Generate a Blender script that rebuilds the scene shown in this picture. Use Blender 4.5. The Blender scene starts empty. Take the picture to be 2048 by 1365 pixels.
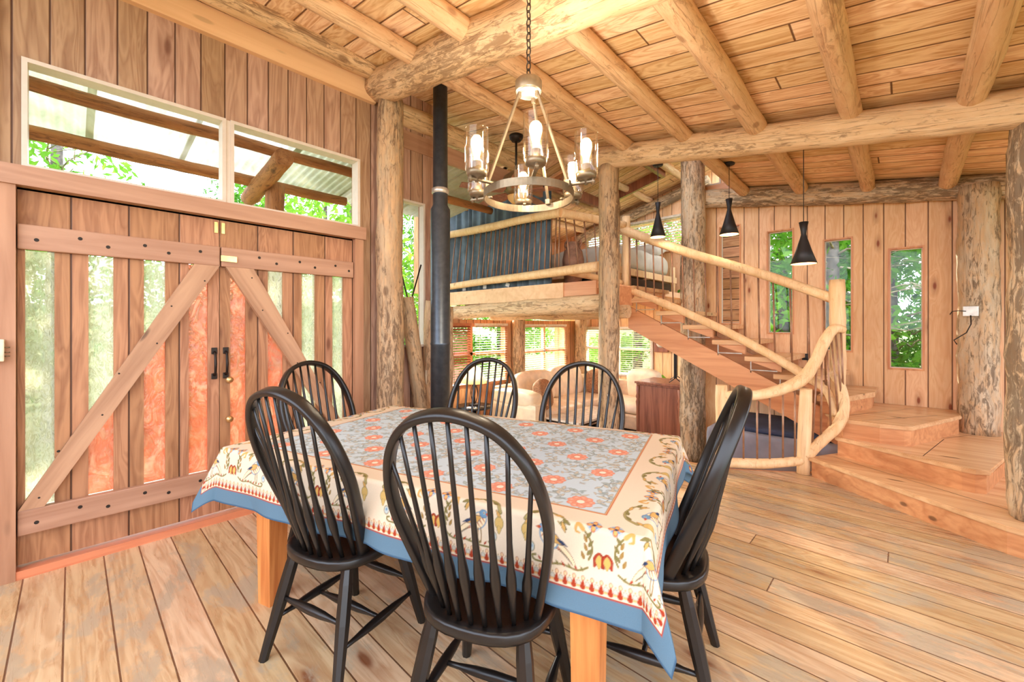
import bpy, bmesh, math, random
import numpy as np
from mathutils import Vector, Matrix, noise as mnoise

S = bpy.context.scene
COL = S.collection
PI = math.pi
R = random.Random(7)

# ------------------------------------------------------------------ camera, world, sun, exposure
cam_data = bpy.data.cameras.new('camera')
cam = bpy.data.objects.new('camera', cam_data); COL.objects.link(cam)
cam.location = (0, 0, 1.35)
cam.rotation_euler = (PI/2, 0, math.radians(43.4))
cam_data.sensor_width = 36.0
cam_data.lens = 832.0*36/2048
cam_data.shift_y = -29.5/2048
cam_data.clip_start = 0.02
S.camera = cam

W = bpy.data.worlds.new('world'); S.world = W; W.use_nodes = True
wn = W.node_tree; wn.nodes.clear()
wo = wn.nodes.new('ShaderNodeOutputWorld'); wb = wn.nodes.new('ShaderNodeBackground')
wtc = wn.nodes.new('ShaderNodeTexCoord'); wsp = wn.nodes.new('ShaderNodeSeparateXYZ')
wr = wn.nodes.new('ShaderNodeValToRGB')
wr.color_ramp.elements[0].position = 0.0; wr.color_ramp.elements[0].color = (0.88, 0.94, 1.05, 1)
wr.color_ramp.elements[1].position = 0.7; wr.color_ramp.elements[1].color = (0.80, 0.90, 1.08, 1)
wn.links.new(wtc.outputs['Generated'], wsp.inputs[0]); wn.links.new(wsp.outputs['Z'], wr.inputs[0])
wn.links.new(wr.outputs[0], wb.inputs[0]); wn.links.new(wb.outputs[0], wo.inputs[0])
wb.inputs[1].default_value = 4.3

sun_d = bpy.data.lights.new('sun', 'SUN'); sun_d.energy = 9.0; sun_d.angle = math.radians(0.8)
sun_d.color = (1.0, 0.90, 0.74)
sun = bpy.data.objects.new('sun', sun_d); COL.objects.link(sun)
_sd = Vector((-0.826, 0.596, 0.262)).normalized()          # towards the sun
sun.rotation_euler = _sd.to_track_quat('Z', 'Y').to_euler()
sun.location = _sd*30

for nm_, lo_, tg_, sx_, sy_, en_ in (('window_daylight_west', (-6.7, 5.4, 2.2), (-3.6, 5.4, -0.1), 3.4, 1.0, 700), ('window_daylight_north', (-4.2, 9.1, 2.3), (-4.2, 6.6, -0.3), 2.2, 1.0, 420)):  # added area lamps outside the windows to brighten the dark living room
    ad_ = bpy.data.lights.new(nm_, 'AREA'); ad_.shape = 'RECTANGLE'; ad_.size = sx_; ad_.size_y = sy_; ad_.energy = en_; ad_.spread = math.radians(100); ad_.color = (1.0, 0.95, 0.86)
    ao_ = bpy.data.objects.new(nm_, ad_); COL.objects.link(ao_); ao_.location = lo_
    ao_.rotation_euler = (Vector(tg_)-Vector(lo_)).to_track_quat('-Z', 'X' if 'west' in nm_ else 'Y').to_euler()

vs = S.view_settings
S.display_settings.display_device = 'sRGB'
vs.view_transform = 'Standard'; vs.look = 'None'; vs.exposure = 0.37; vs.gamma = 1.0; vs.use_curve_mapping = False
S.cycles.max_bounces = 8; S.cycles.diffuse_bounces = 5; S.cycles.transparent_max_bounces = 12
S.cycles.sample_clamp_indirect = 6.0; S.cycles.caustics_reflective = False; S.cycles.caustics_refractive = False
S.cycles.use_denoising = True

# ------------------------------------------------------------------ materials
def lin(c):
    return tuple(((v/255)/12.92 if v/255 <= 0.04045 else ((v/255+0.055)/1.055)**2.4) for v in c) + (1,)

class NB:
    def __init__(s, name):
        s.m = bpy.data.materials.new(name); s.m.use_nodes = True
        s.t = s.m.node_tree; s.t.nodes.clear()
        s.out = s.t.nodes.new('ShaderNodeOutputMaterial')
    def n(s, typ, **k):
        x = s.t.nodes.new(typ)
        for a, b in k.items(): setattr(x, a, b)
        return x
    def put(s, inp, v):
        if v is None: return
        if hasattr(v, 'is_linked') or isinstance(v, bpy.types.NodeSocket): s.t.links.new(v, inp)
        else: inp.default_value = v
    def math(s, op, a, b=None, c=None, clamp=False):
        x = s.n('ShaderNodeMath', operation=op, use_clamp=clamp)
        s.put(x.inputs[0], a); s.put(x.inputs[1], b); s.put(x.inputs[2], c)
        return x.outputs[0]
    def coords(s):
        x = s.n('ShaderNodeTexCoord'); y = s.n('ShaderNodeSeparateXYZ')
        s.t.links.new(x.outputs['Object'], y.inputs[0])
        return {'X': y.outputs[0], 'Y': y.outputs[1], 'Z': y.outputs[2]}, x.outputs['Object']
    def vec(s, a, b, c):
        x = s.n('ShaderNodeCombineXYZ'); s.put(x.inputs[0], a); s.put(x.inputs[1], b); s.put(x.inputs[2], c)
        return x.outputs[0]
    def noise(s, v, scale, detail=4, rough=0.55, dist=0.0):
        x = s.n('ShaderNodeTexNoise'); s.put(x.inputs['Vector'], v)
        x.inputs['Scale'].default_value = scale; x.inputs['Detail'].default_value = detail
        x.inputs['Roughness'].default_value = rough; x.inputs['Distortion'].default_value = dist
        return x.outputs['Fac']
    def voro(s, v, scale, feature='F1', out='Distance', rnd=1.0):
        x = s.n('ShaderNodeTexVoronoi', feature=feature); s.put(x.inputs['Vector'], v)
        x.inputs['Scale'].default_value = scale; x.inputs['Randomness'].default_value = rnd
        return x.outputs[out]
    def white(s, v, dims='2D'):
        x = s.n('ShaderNodeTexWhiteNoise', noise_dimensions=dims)
        if dims == '1D': s.put(x.inputs['W'], v)
        else: s.put(x.inputs['Vector'], v)
        return x.outputs['Value']
    def ramp(s, f, stops):
        x = s.n('ShaderNodeValToRGB'); r = x.color_ramp
        while len(r.elements) < len(stops): r.elements.new(0.5)
        for e, (p, c) in zip(r.elements, stops):
            e.position = p; e.color = c if isinstance(c, tuple) and len(c) == 4 else ((c, c, c, 1) if not isinstance(c, tuple) else lin(c))
        s.put(x.inputs[0], f); return x.outputs[0]
    def sm(s, f, a, b):
        x = s.n('ShaderNodeMapRange', interpolation_type='SMOOTHSTEP')
        s.put(x.inputs['Value'], f); x.inputs['From Min'].default_value = a; x.inputs['From Max'].default_value = b
        return x.outputs[0]
    def mix(s, f, a, b, mode='MIX'):
        x = s.n('ShaderNodeMix', data_type='RGBA', blend_type=mode)
        s.put(x.inputs[0], f); s.put(x.inputs[6], a); s.put(x.inputs[7], b)
        return x.outputs[2]
    def bump(s, h, strength=0.3, dist=0.01):
        x = s.n('ShaderNodeBump'); s.put(x.inputs['Height'], h)
        x.inputs['Strength'].default_value = strength; x.inputs['Distance'].default_value = dist
        return x.outputs[0]
    def bsdf(s, col, rough=0.5, metal=0.0, normal=None, **k):
        x = s.n('ShaderNodeBsdfPrincipled'); s.put(x.inputs['Base Color'], col); s.put(x.inputs['Roughness'], rough)
        s.put(x.inputs['Metallic'], metal)
        if normal is not None: s.put(x.inputs['Normal'], normal)
        for a, b in k.items(): s.put(x.inputs[a.replace('_', ' ')], b)
        return x.outputs[0]
    def done(s, sh):
        s.t.links.new(sh, s.out.inputs[0]); return s.m

def M_planks(name, along, across, width, light, dark, gapc=(60, 35, 20), gap=0.006, blen=0.0, rough=0.45, var=0.28,
             knot=(105, 50, 22), knots=1.0, grainy=1.0, worn=None, spec=0.4, c0=0.0, kscale=1.0):
    b = NB(name); c, ob = b.coords()
    third = [k for k in 'XYZ' if k not in (along, across)][0]
    A, C, T = c[along], c[across], c[third]
    cs = b.math('DIVIDE', b.math('SUBTRACT', C, c0), width)
    idx = b.math('FLOOR', cs)
    r1 = b.white(idx, '1D')
    if blen:
        A2 = b.math('ADD', A, b.math('MULTIPLY', r1, blen*5.3))
        aj = b.math('DIVIDE', A2, blen); jdx = b.math('FLOOR', aj)
        r2 = b.white(b.vec(idx, jdx, 0.0), '2D')
        fa = b.math('SUBTRACT', aj, jdx)
    else: r2 = r1; fa = None
    off = b.math('MULTIPLY', r2, 37.0)
    gv = b.vec(b.math('ADD', b.math('MULTIPLY', A, 1.1), off), b.math('MULTIPLY', C, 16.0), b.math('MULTIPLY', T, 16.0))
    g = b.noise(gv, 1.6, 6, 0.62, 0.9)
    kv = b.vec(b.math('ADD', b.math('MULTIPLY', A, 1.5*kscale), off), b.math('MULTIPLY', C, 4.4*kscale), b.math('MULTIPLY', T, 2.0))
    kd = b.voro(kv, 1.0)
    # broad cathedral bands bending round the knots
    bv = b.vec(b.math('ADD', b.math('MULTIPLY', A, 0.55), off), b.math('MULTIPLY', C, 7.0), b.math('ADD', b.math('MULTIPLY', kd, 0.9), b.math('MULTIPLY', T, 5.0)))
    bands = b.noise(bv, 1.3, 2, 0.5, 1.6)
    bandl = b.math('PINGPONG', b.math('MULTIPLY', bands, 9.0), 1.0)
    f = b.math('ADD', b.math('MULTIPLY', g, 0.65*grainy), b.math('MULTIPLY', bandl, 0.30*grainy))
    f = b.math('ADD', f, 0.5*(1-grainy)*0.95)
    col = b.ramp(f, [(0.22, dark), (0.62, light)])
    tone = b.math('ADD', b.math('MULTIPLY', r2, var), 1.0-var*0.6)
    col = b.mix(1.0, col, b.vec(tone, tone, b.math('MULTIPLY', tone, tone)), 'MULTIPLY')
    if knots > 0:
        km = b.math('MULTIPLY', b.math('SUBTRACT', 1.0, b.sm(kd, 0.045, 0.12)), knots)
        col = b.mix(km, col, lin(knot))
        kr = b.math('MULTIPLY', b.math('SUBTRACT', 1.0, b.sm(kd, 0.10, 0.30)), 0.35*knots)
        col = b.mix(kr, col, lin(knot))
    if worn is not None:
        wv = b.vec(b.math('MULTIPLY', A, 1.0), b.math('MULTIPLY', C, 2.2), 0.0)
        wm = b.noise(wv, 1.7, 7, 0.68, 0.3)
        wmask = b.math('MULTIPLY', b.sm(wm, 0.50, 0.58), 0.75)
        col = b.mix(wmask, col, lin(worn))
    fc = b.math('SUBTRACT', cs, idx)
    e = b.math('MINIMUM', fc, b.math('SUBTRACT', 1.0, fc))
    gm = b.math('SUBTRACT', 1.0, b.sm(e, gap/width*0.35, gap/width))
    if fa is not None:
        e2 = b.math('MINIMUM', fa, b.math('SUBTRACT', 1.0, fa))
        gm2 = b.math('SUBTRACT', 1.0, b.sm(e2, gap/blen*0.35, gap/blen))
        gm = b.math('MAXIMUM', gm, gm2)
    col = b.mix(b.math('MULTIPLY', gm, 0.9), col, lin(gapc))
    h = b.math('SUBTRACT', b.math('MULTIPLY', f, 0.25), gm)
    nr = b.bump(h, 0.45, 0.006)
    rr = b.math('ADD', b.math('MULTIPLY', g, 0.25), rough-0.12)
    return b.done(b.bsdf(col, rr, 0.0, nr, Specular_IOR_Level=spec))

def M_log(name, light, mid, dark, patch=0.5, fine=0.5, rough=0.65, orange=None, spec=0.25):
    b = NB(name); c, ob = b.coords()
    oi = b.n('ShaderNodeObjectInfo'); rnd = b.math('MULTIPLY', oi.outputs['Random'], 40.0)
    v = b.vec(b.math('MULTIPLY', c['X'], 9.0), b.math('MULTIPLY', c['Y'], 9.0), b.math('ADD', b.math('MULTIPLY', c['Z'], 1.5), rnd))
    g = b.noise(v, 1.6, 6, 0.6, 0.5)
    col = b.ramp(g, [(0.3, mid), (0.65, light)])
    v2 = b.vec(b.math('MULTIPLY', c['X'], 26.0), b.math('MULTIPLY', c['Y'], 26.0), b.math('ADD', b.math('MULTIPLY', c['Z'], 6.5), rnd))
    p = b.noise(v2, 1.1, 7, 0.74, 0.9)
    big = b.noise(v, 0.5, 2, 0.5, 0.2)
    thr = b.math('ADD', p, b.math('MULTIPLY', b.math('SUBTRACT', big, 0.5), 0.5))
    pm = b.math('MULTIPLY', b.sm(thr, 0.55-0.10*patch, 0.68-0.10*patch), min(1.0, 0.55+patch*0.3))
    if orange is not None:
        om = b.math('MULTIPLY', b.sm(b.noise(v2, 0.8, 5, 0.65, 0.8), 0.38, 0.68), 0.6)
        col = b.mix(om, col, lin(orange))
    col = b.mix(pm, col, lin(dark))
    # drying checks: thin long dark lines
    v3 = b.vec(b.math('MULTIPLY', c['X'], 16.0), b.math('MULTIPLY', c['Y'], 16.0), b.math('ADD', b.math('MULTIPLY', c['Z'], 0.5), rnd))
    ck = b.noise(v3, 1.5, 3, 0.5, 0.3)
    cm = b.math('SUBTRACT', 1.0, b.sm(b.math('ABSOLUTE', b.math('SUBTRACT', ck, 0.5)), 0.002, 0.014))
    col = b.mix(b.math('MULTIPLY', cm, fine), col, lin(dark))
    kd = b.voro(b.vec(b.math('MULTIPLY', c['X'], 4.0), b.math('MULTIPLY', c['Y'], 4.0), b.math('ADD', b.math('MULTIPLY', c['Z'], 2.2), rnd)), 1.0)
    km = b.math('MULTIPLY', b.math('SUBTRACT', 1.0, b.sm(kd, 0.06, 0.13)), 0.7)
    col = b.mix(km, col, lin(dark))
    h = b.math('SUBTRACT', b.math('ADD', b.math('MULTIPLY', g, 0.5), b.math('MULTIPLY', p, 0.5)), b.math('MULTIPLY', cm, 0.6))
    return b.done(b.bsdf(col, rough, 0.0, b.bump(h, 0.55, 0.012), Specular_IOR_Level=spec))

def M_wood(name, light, dark, along='Z', scale=1.0, rough=0.4, knots=0.8, spec=0.4):
    b = NB(name); c, ob = b.coords()
    o = [k for k in 'XYZ' if k != along]
    oi = b.n('ShaderNodeObjectInfo'); rnd = b.math('MULTIPLY', oi.outputs['Random'], 40.0)
    v = b.vec(b.math('MULTIPLY', c[o[0]], 18.0*scale), b.math('MULTIPLY', c[o[1]], 18.0*scale), b.math('ADD', b.math('MULTIPLY', c[along], 1.2*scale), rnd))
    g = b.noise(v, 1.4, 5, 0.6, 0.8)
    bl = b.math('PINGPONG', b.math('MULTIPLY', b.noise(v, 0.45, 2, 0.5, 0.6), 8.0), 1.0)
    f = b.math('ADD', b.math('MULTIPLY', g, 0.7), b.math('MULTIPLY', bl, 0.25))
    col = b.ramp(f, [(0.22, dark), (0.62, light)])
    kd = b.voro(b.vec(b.math('MULTIPLY', c[o[0]], 6.0), b.math('MULTIPLY', c[o[1]], 6.0), b.math('ADD', b.math('MULTIPLY', c[along], 1.8), rnd)), 1.0)
    km = b.math('MULTIPLY', b.math('SUBTRACT', 1.0, b.sm(kd, 0.07, 0.13)), knots)
    col = b.mix(km, col, lin(tuple(int(x*0.55) for x in dark)))
    return b.done(b.bsdf(col, rough, 0.0, b.bump(f, 0.25, 0.004), Specular_IOR_Level=spec))

def M_plain(name, col, rough=0.5, metal=0.0, var=0.08, scale=20, bump=0.1, spec=0.5, **k):
    b = NB(name); c, ob = b.coords()
    n = b.noise(ob, scale, 3)
    c2 = tuple(max(0, int(x*(1-var*2))) for x in col)
    cc = b.ramp(n, [(0.3, c2), (0.7, tuple(col))])
    return b.done(b.bsdf(cc, rough, metal, b.bump(n, bump, 0.002), Specular_IOR_Level=spec, **k))

def M_emit(name, col, strength):
    b = NB(name); e = b.n('ShaderNodeEmission'); e.inputs[0].default_value = lin(col); e.inputs[1].default_value = strength
    return b.done(e.outputs[0])

def M_pane(name, tint=(1, 1, 1), gloss=0.03):
    b = NB(name); t = b.n('ShaderNodeBsdfTransparent'); t.inputs[0].default_value = (*tint, 1)
    g = b.n('ShaderNodeBsdfGlossy'); g.inputs['Roughness'].default_value = 0.03
    m = b.n('ShaderNodeMixShader'); m.inputs[0].default_value = gloss
    b.t.links.new(t.outputs[0], m.inputs[1]); b.t.links.new(g.outputs[0], m.inputs[2])
    return b.done(m.outputs[0])

def M_tube(name):
    b = NB(name); t = b.n('ShaderNodeBsdfTransparent'); t.inputs[0].default_value = (1, 0.985, 0.95, 1)
    g = b.n('ShaderNodeBsdfGlossy'); g.inputs['Roughness'].default_value = 0.04
    lw = b.n('ShaderNodeLayerWeight'); lw.inputs[0].default_value = 0.5
    f = b.math('ADD', b.math('MULTIPLY', b.math('POWER', lw.outputs['Facing'], 3.0), 0.7), 0.04)
    m = b.n('ShaderNodeMixShader'); b.put(m.inputs[0], f)
    b.t.links.new(t.outputs[0], m.inputs[1]); b.t.links.new(g.outputs[0], m.inputs[2])
    return b.done(m.outputs[0])

def M_obscure(name, tint, deep, trans, zc=0.9, translu=0.72, fy=30.0, fz=12.0, soft=0.0):
    """rippled privacy glass: part clear, part scattering, with hammered ripples"""
    b = NB(name); c, ob = b.coords()
    v = b.vec(c['X'], b.math('MULTIPLY', c['Y'], fy), b.math('MULTIPLY', c['Z'], fz))
    n1 = b.noise(v, 1.0, 4, 0.6, 1.8)
    n2 = b.noise(b.vec(c['X'], b.math('MULTIPLY', c['Y'], fy*2), b.math('MULTIPLY', c['Z'], fz*2)), 1.0, 3, 0.6, 2.5)
    rip = b.math('PINGPONG', b.math('MULTIPLY', n1, 7.0-5*soft), 1.0)
    nn = b.math('ADD', b.math('MULTIPLY', rip, 0.55), b.math('MULTIPLY', n2, 0.55))
    col = b.ramp(nn, [(0.30, deep), (0.72, tint)])
    tl = b.n('ShaderNodeBsdfTranslucent'); b.put(tl.inputs[0], col)
    tr = b.n('ShaderNodeBsdfTransparent'); tr.inputs[0].default_value = lin(trans)
    gl = b.n('ShaderNodeBsdfGlossy'); gl.inputs['Roughness'].default_value = 0.12
    b.put(gl.inputs['Normal'], b.bump(nn, 0.6, 0.01))
    m = b.n('ShaderNodeMixShader')
    b.put(m.inputs[0], b.math('ADD', b.math('MULTIPLY', b.sm(n1, 0.35, 0.6), 0.35), translu-0.15, clamp=True))
    b.t.links.new(tr.outputs[0], m.inputs[1]); b.t.links.new(tl.outputs[0], m.inputs[2])
    m2 = b.n('ShaderNodeMixShader'); m2.inputs[0].default_value = 0.05
    b.t.links.new(m.outputs[0], m2.inputs[1]); b.t.links.new(gl.outputs[0], m2.inputs[2])
    return b.done(m2.outputs[0])

def M_translu(name, col, col2, scale=3.0, f=0.6, rough=0.6):
    b = NB(name); c, ob = b.coords()
    n = b.noise(ob, scale, 4, 0.6)
    cc = b.ramp(n, [(0.35, col2), (0.65, col)])
    d = b.n('ShaderNodeBsdfDiffuse'); b.put(d.inputs[0], cc)
    t = b.n('ShaderNodeBsdfTranslucent'); b.put(t.inputs[0], cc)
    m = b.n('ShaderNodeMixShader'); m.inputs[0].default_value = f
    b.t.links.new(d.outputs[0], m.inputs[1]); b.t.links.new(t.outputs[0], m.inputs[2])
    return b.done(m.outputs[0])

mat = {}
mat['ceiling'] = M_planks('ceiling boards', 'X', 'Y', 0.185, (250, 220, 178), (210, 158, 106), gapc=(95, 55, 30), gap=0.008, blen=5.2, rough=0.6, var=0.22, knot=(130, 70, 35), knots=0.6, spec=0.2)
mat['left_wall'] = M_planks('cedar boards of the door wall', 'Z', 'Y', 0.137, (188, 152, 126), (152, 114, 92), gapc=(70, 42, 30), gap=0.006, rough=0.5, var=0.25, knot=(95, 50, 34), knots=0.6, spec=0.25, c0=0.052)
mat['door_boards'] = M_planks('door boards', 'Z', 'Y', 0.2445, (184, 134, 98), (146, 98, 68), gapc=(60, 34, 22), gap=0.006, rough=0.5, var=0.2, knot=(85, 40, 20), knots=0.7, spec=0.3, c0=-0.004)
mat['door_boards_2'] = M_planks('door boards two', 'Z', 'Y', 0.2445, (184, 134, 98), (146, 98, 68), gapc=(60, 34, 22), gap=0.006, rough=0.5, var=0.2, knot=(85, 40, 20), knots=0.7, spec=0.3, c0=0.942)
mat['right_wall'] = M_planks('knotty pine boards', 'Z', 'X', 0.172, (248, 206, 160), (232, 176, 126), gapc=(100, 50, 25), gap=0.007, rough=0.5, var=0.16, knot=(140, 68, 32), knots=0.95, grainy=0.8, spec=0.3, kscale=1.5)
mat['west_wall'] = M_planks('pine boards of the living room', 'Z', 'Y', 0.15, (230, 178, 130), (196, 136, 94), gapc=(80, 45, 28), gap=0.008, rough=0.5, var=0.2, spec=0.3)
mat['floor'] = M_planks('pine floor boards', 'X', 'Y', 0.1535, (212, 180, 138), (176, 132, 90), gapc=(90, 50, 28), gap=0.0045, blen=5.6, rough=0.28, var=0.22, knot=(120, 62, 30), knots=0.85, grainy=0.85, worn=(172, 156, 130), spec=0.5, c0=0.128)
mat['step'] = M_wood('varnished pine treads', (232, 190, 142), (204, 154, 106), 'X', 0.8, rough=0.26, spec=0.5)
mat['riser'] = M_wood('pine risers', (220, 160, 110), (190, 124, 78), 'X', 0.8, rough=0.4)
mat['stringer'] = M_wood('pine stringer', (224, 164, 118), (196, 130, 86), 'X', 0.6, rough=0.4)
mat['trimY'] = M_wood('brown trim along the door wall', (186, 144, 116), (160, 116, 90), 'Y', 0.7, rough=0.5, knots=0.3)
mat['trimZ'] = M_wood('brown upright trim', (184, 138, 106), (156, 110, 80), 'Z', 0.7, rough=0.5, knots=0.3)
mat['fascia'] = M_wood('pale fascia board', (238, 196, 152), (222, 174, 128), 'Y', 0.5, rough=0.55, knots=0.3)
mat['threshold'] = M_wood('reddish threshold wood', (218, 140, 100), (190, 104, 68), 'Y', 0.7, rough=0.4, knots=0.2)
mat['brace'] = M_wood('door brace wood', (190, 148, 114), (158, 116, 86), 'Z', 0.8, rough=0.5)
mat['log_post'] = M_log('weathered log', (194, 168, 134), (156, 126, 96), (92, 68, 50), patch=0.7, orange=(214, 168, 120))
mat['log_bark'] = M_log('grey barky log', (218, 200, 170), (180, 156, 126), (104, 84, 64), patch=0.8, orange=(214, 168, 116))
mat['log_beam'] = M_log('beam log', (232, 202, 162), (202, 164, 122), (126, 92, 64), patch=0.35, orange=(220, 180, 134))
mat['rafter'] = M_log('rafter log', (234, 200, 160), (210, 168, 128), (156, 112, 80), patch=0.0, fine=0.4, orange=(214, 166, 124))
mat['peeled'] = M_log('peeled log', (246, 212, 164), (232, 188, 134), (190, 134, 86), patch=-0.6, fine=0.25, rough=0.45)
mat['log_out'] = M_log('porch log', (176, 120, 72), (136, 84, 48), (70, 42, 26), patch=0.1)
mat['black'] = M_plain('black painted wood', (30, 25, 22), 0.32, 0, 0.18, 6, 0.08, 0.5)
mat['table'] = M_wood('honey oak', (226, 150, 84), (178, 98, 46), 'Z', 1.2, rough=0.35, knots=0.0)
mat['iron'] = M_plain('dark iron', (52, 44, 38), 0.5, 0.6)
mat['bronze'] = M_plain('aged bronze', (146, 128, 102), 0.38, 0.75)
mat['brushed'] = M_plain('brushed pale metal', (225, 218, 205), 0.3, 0.6)
mat['brass'] = M_plain('brass', (226, 190, 130), 0.3, 0.8)
mat['shade_black'] = M_plain('matte black shade', (40, 36, 36), 0.5, 0.2)
mat['shade_in'] = M_plain('warm inner shade', (255, 190, 120), 0.5)
mat['bulb'] = M_emit('glowing filament bulb', (255, 214, 150), 8.0)
mat['bulb_soft'] = M_emit('small warm bulb', (255, 196, 120), 9.0)
mat['rod'] = M_plain('brown steel rod', (172, 128, 98), 0.4, 0.4)
mat['window_white'] = M_plain('off white window trim', (214, 200, 184), 0.4, 0, 0.02)
mat['window_wood'] = M_wood('window trim wood', (230, 166, 112), (196, 122, 76), 'Z', 0.7, rough=0.4, knots=0.1)
mat['pane'] = M_pane('clear pane')
mat['glass_tube'] = M_tube('clear lamp glass')
mat['glass_clear'] = M_obscure('rippled clear glass', (255, 252, 232), (206, 202, 168), (236, 232, 204))
mat['glass_red'] = M_obscure('rippled orange glass', (255, 176, 142), (238, 122, 86), (255, 136, 98), fy=9.0, fz=5.0, soft=0.6)
mat['pipe'] = M_plain('blued steel stove pipe', (88, 96, 104), 0.36, 0.7)  # blue grey lift over the dark pipe is lens flare put into the colour
mat['curtain'] = M_plain('black blackout curtain', (112, 130, 142), 0.7, 0, 0.15, 4)  # black cloth lightened to blue grey: flare haze painted into the colour
mat['tag'] = M_plain('white paper tag', (240, 238, 230), 0.6)
mat['leather'] = M_plain('cream leather', (250, 224, 190), 0.38, 0, 0.05, 8, 0.25)
mat['leather_light'] = M_plain('pale cream leather', (250, 228, 190), 0.42, 0, 0.04, 8, 0.15)
mat['pillow_brown'] = M_plain('tan woven pillow', (196, 140, 96), 0.8, 0, 0.2, 60, 0.4)
mat['cabinet'] = M_wood('reddish brown cabinet wood', (160, 100, 72), (112, 64, 44), 'Z', 1.0, rough=0.35, knots=0)
mat['slat_brown'] = M_plain('brown blind slat', (176, 104, 66), 0.45)
mat['slat_white'] = M_plain('pale blind slat', (244, 230, 208), 0.45)
mat['clay'] = M_plain('brown clay', (176, 130, 104), 0.7, 0, 0.2, 9, 0.3)
mat['bedding'] = M_plain('pale grey bedding', (214, 204, 186), 0.8, 0, 0.06, 5, 0.3)
mat['bluegrey'] = M_plain('blue grey cover', (150, 152, 166), 0.8, 0, 0.08, 4, 0.3)
mat['navy'] = M_plain('navy blanket', (62, 70, 96), 0.85, 0, 0.12, 6, 0.4)
mat['lampshade'] = M_translu('cream lamp shade', (255, 226, 170), (255, 214, 150), 4, 0.7)
mat['sheet'] = M_translu('weathered corrugated plastic', (206, 204, 190), (180, 176, 150), 2.5, 0.6)
mat['sheet_green'] = M_translu('mossy corrugated plastic', (190, 190, 160), (158, 160, 122), 2.5, 0.6)
mat['leaf'] = M_translu('sunlit leaves', (150, 206, 74), (66, 128, 42), 0.9, 0.45)
mat['leaf_dark'] = M_translu('conifer leaves', (96, 156, 66), (36, 84, 40), 0.9, 0.4)
mat['bark'] = M_plain('grey tree bark', (132, 122, 112), 0.9, 0, 0.25, 12, 0.6)
mat['twig'] = M_plain('pale bare twig', (206, 188, 160), 0.9, 0, 0.2, 12, 0.3)
mat['grass'] = M_plain('garden ground', (150, 160, 92), 0.9, 0, 0.2, 1.2, 0.3)
mat['plastic'] = M_plain('ivory plastic', (238, 222, 190), 0.4)
mat['tv'] = M_plain('black television plastic', (24, 24, 26), 0.25)
mat['cloth_red'] = M_plain('red cloth', (200, 70, 60), 0.8)

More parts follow.
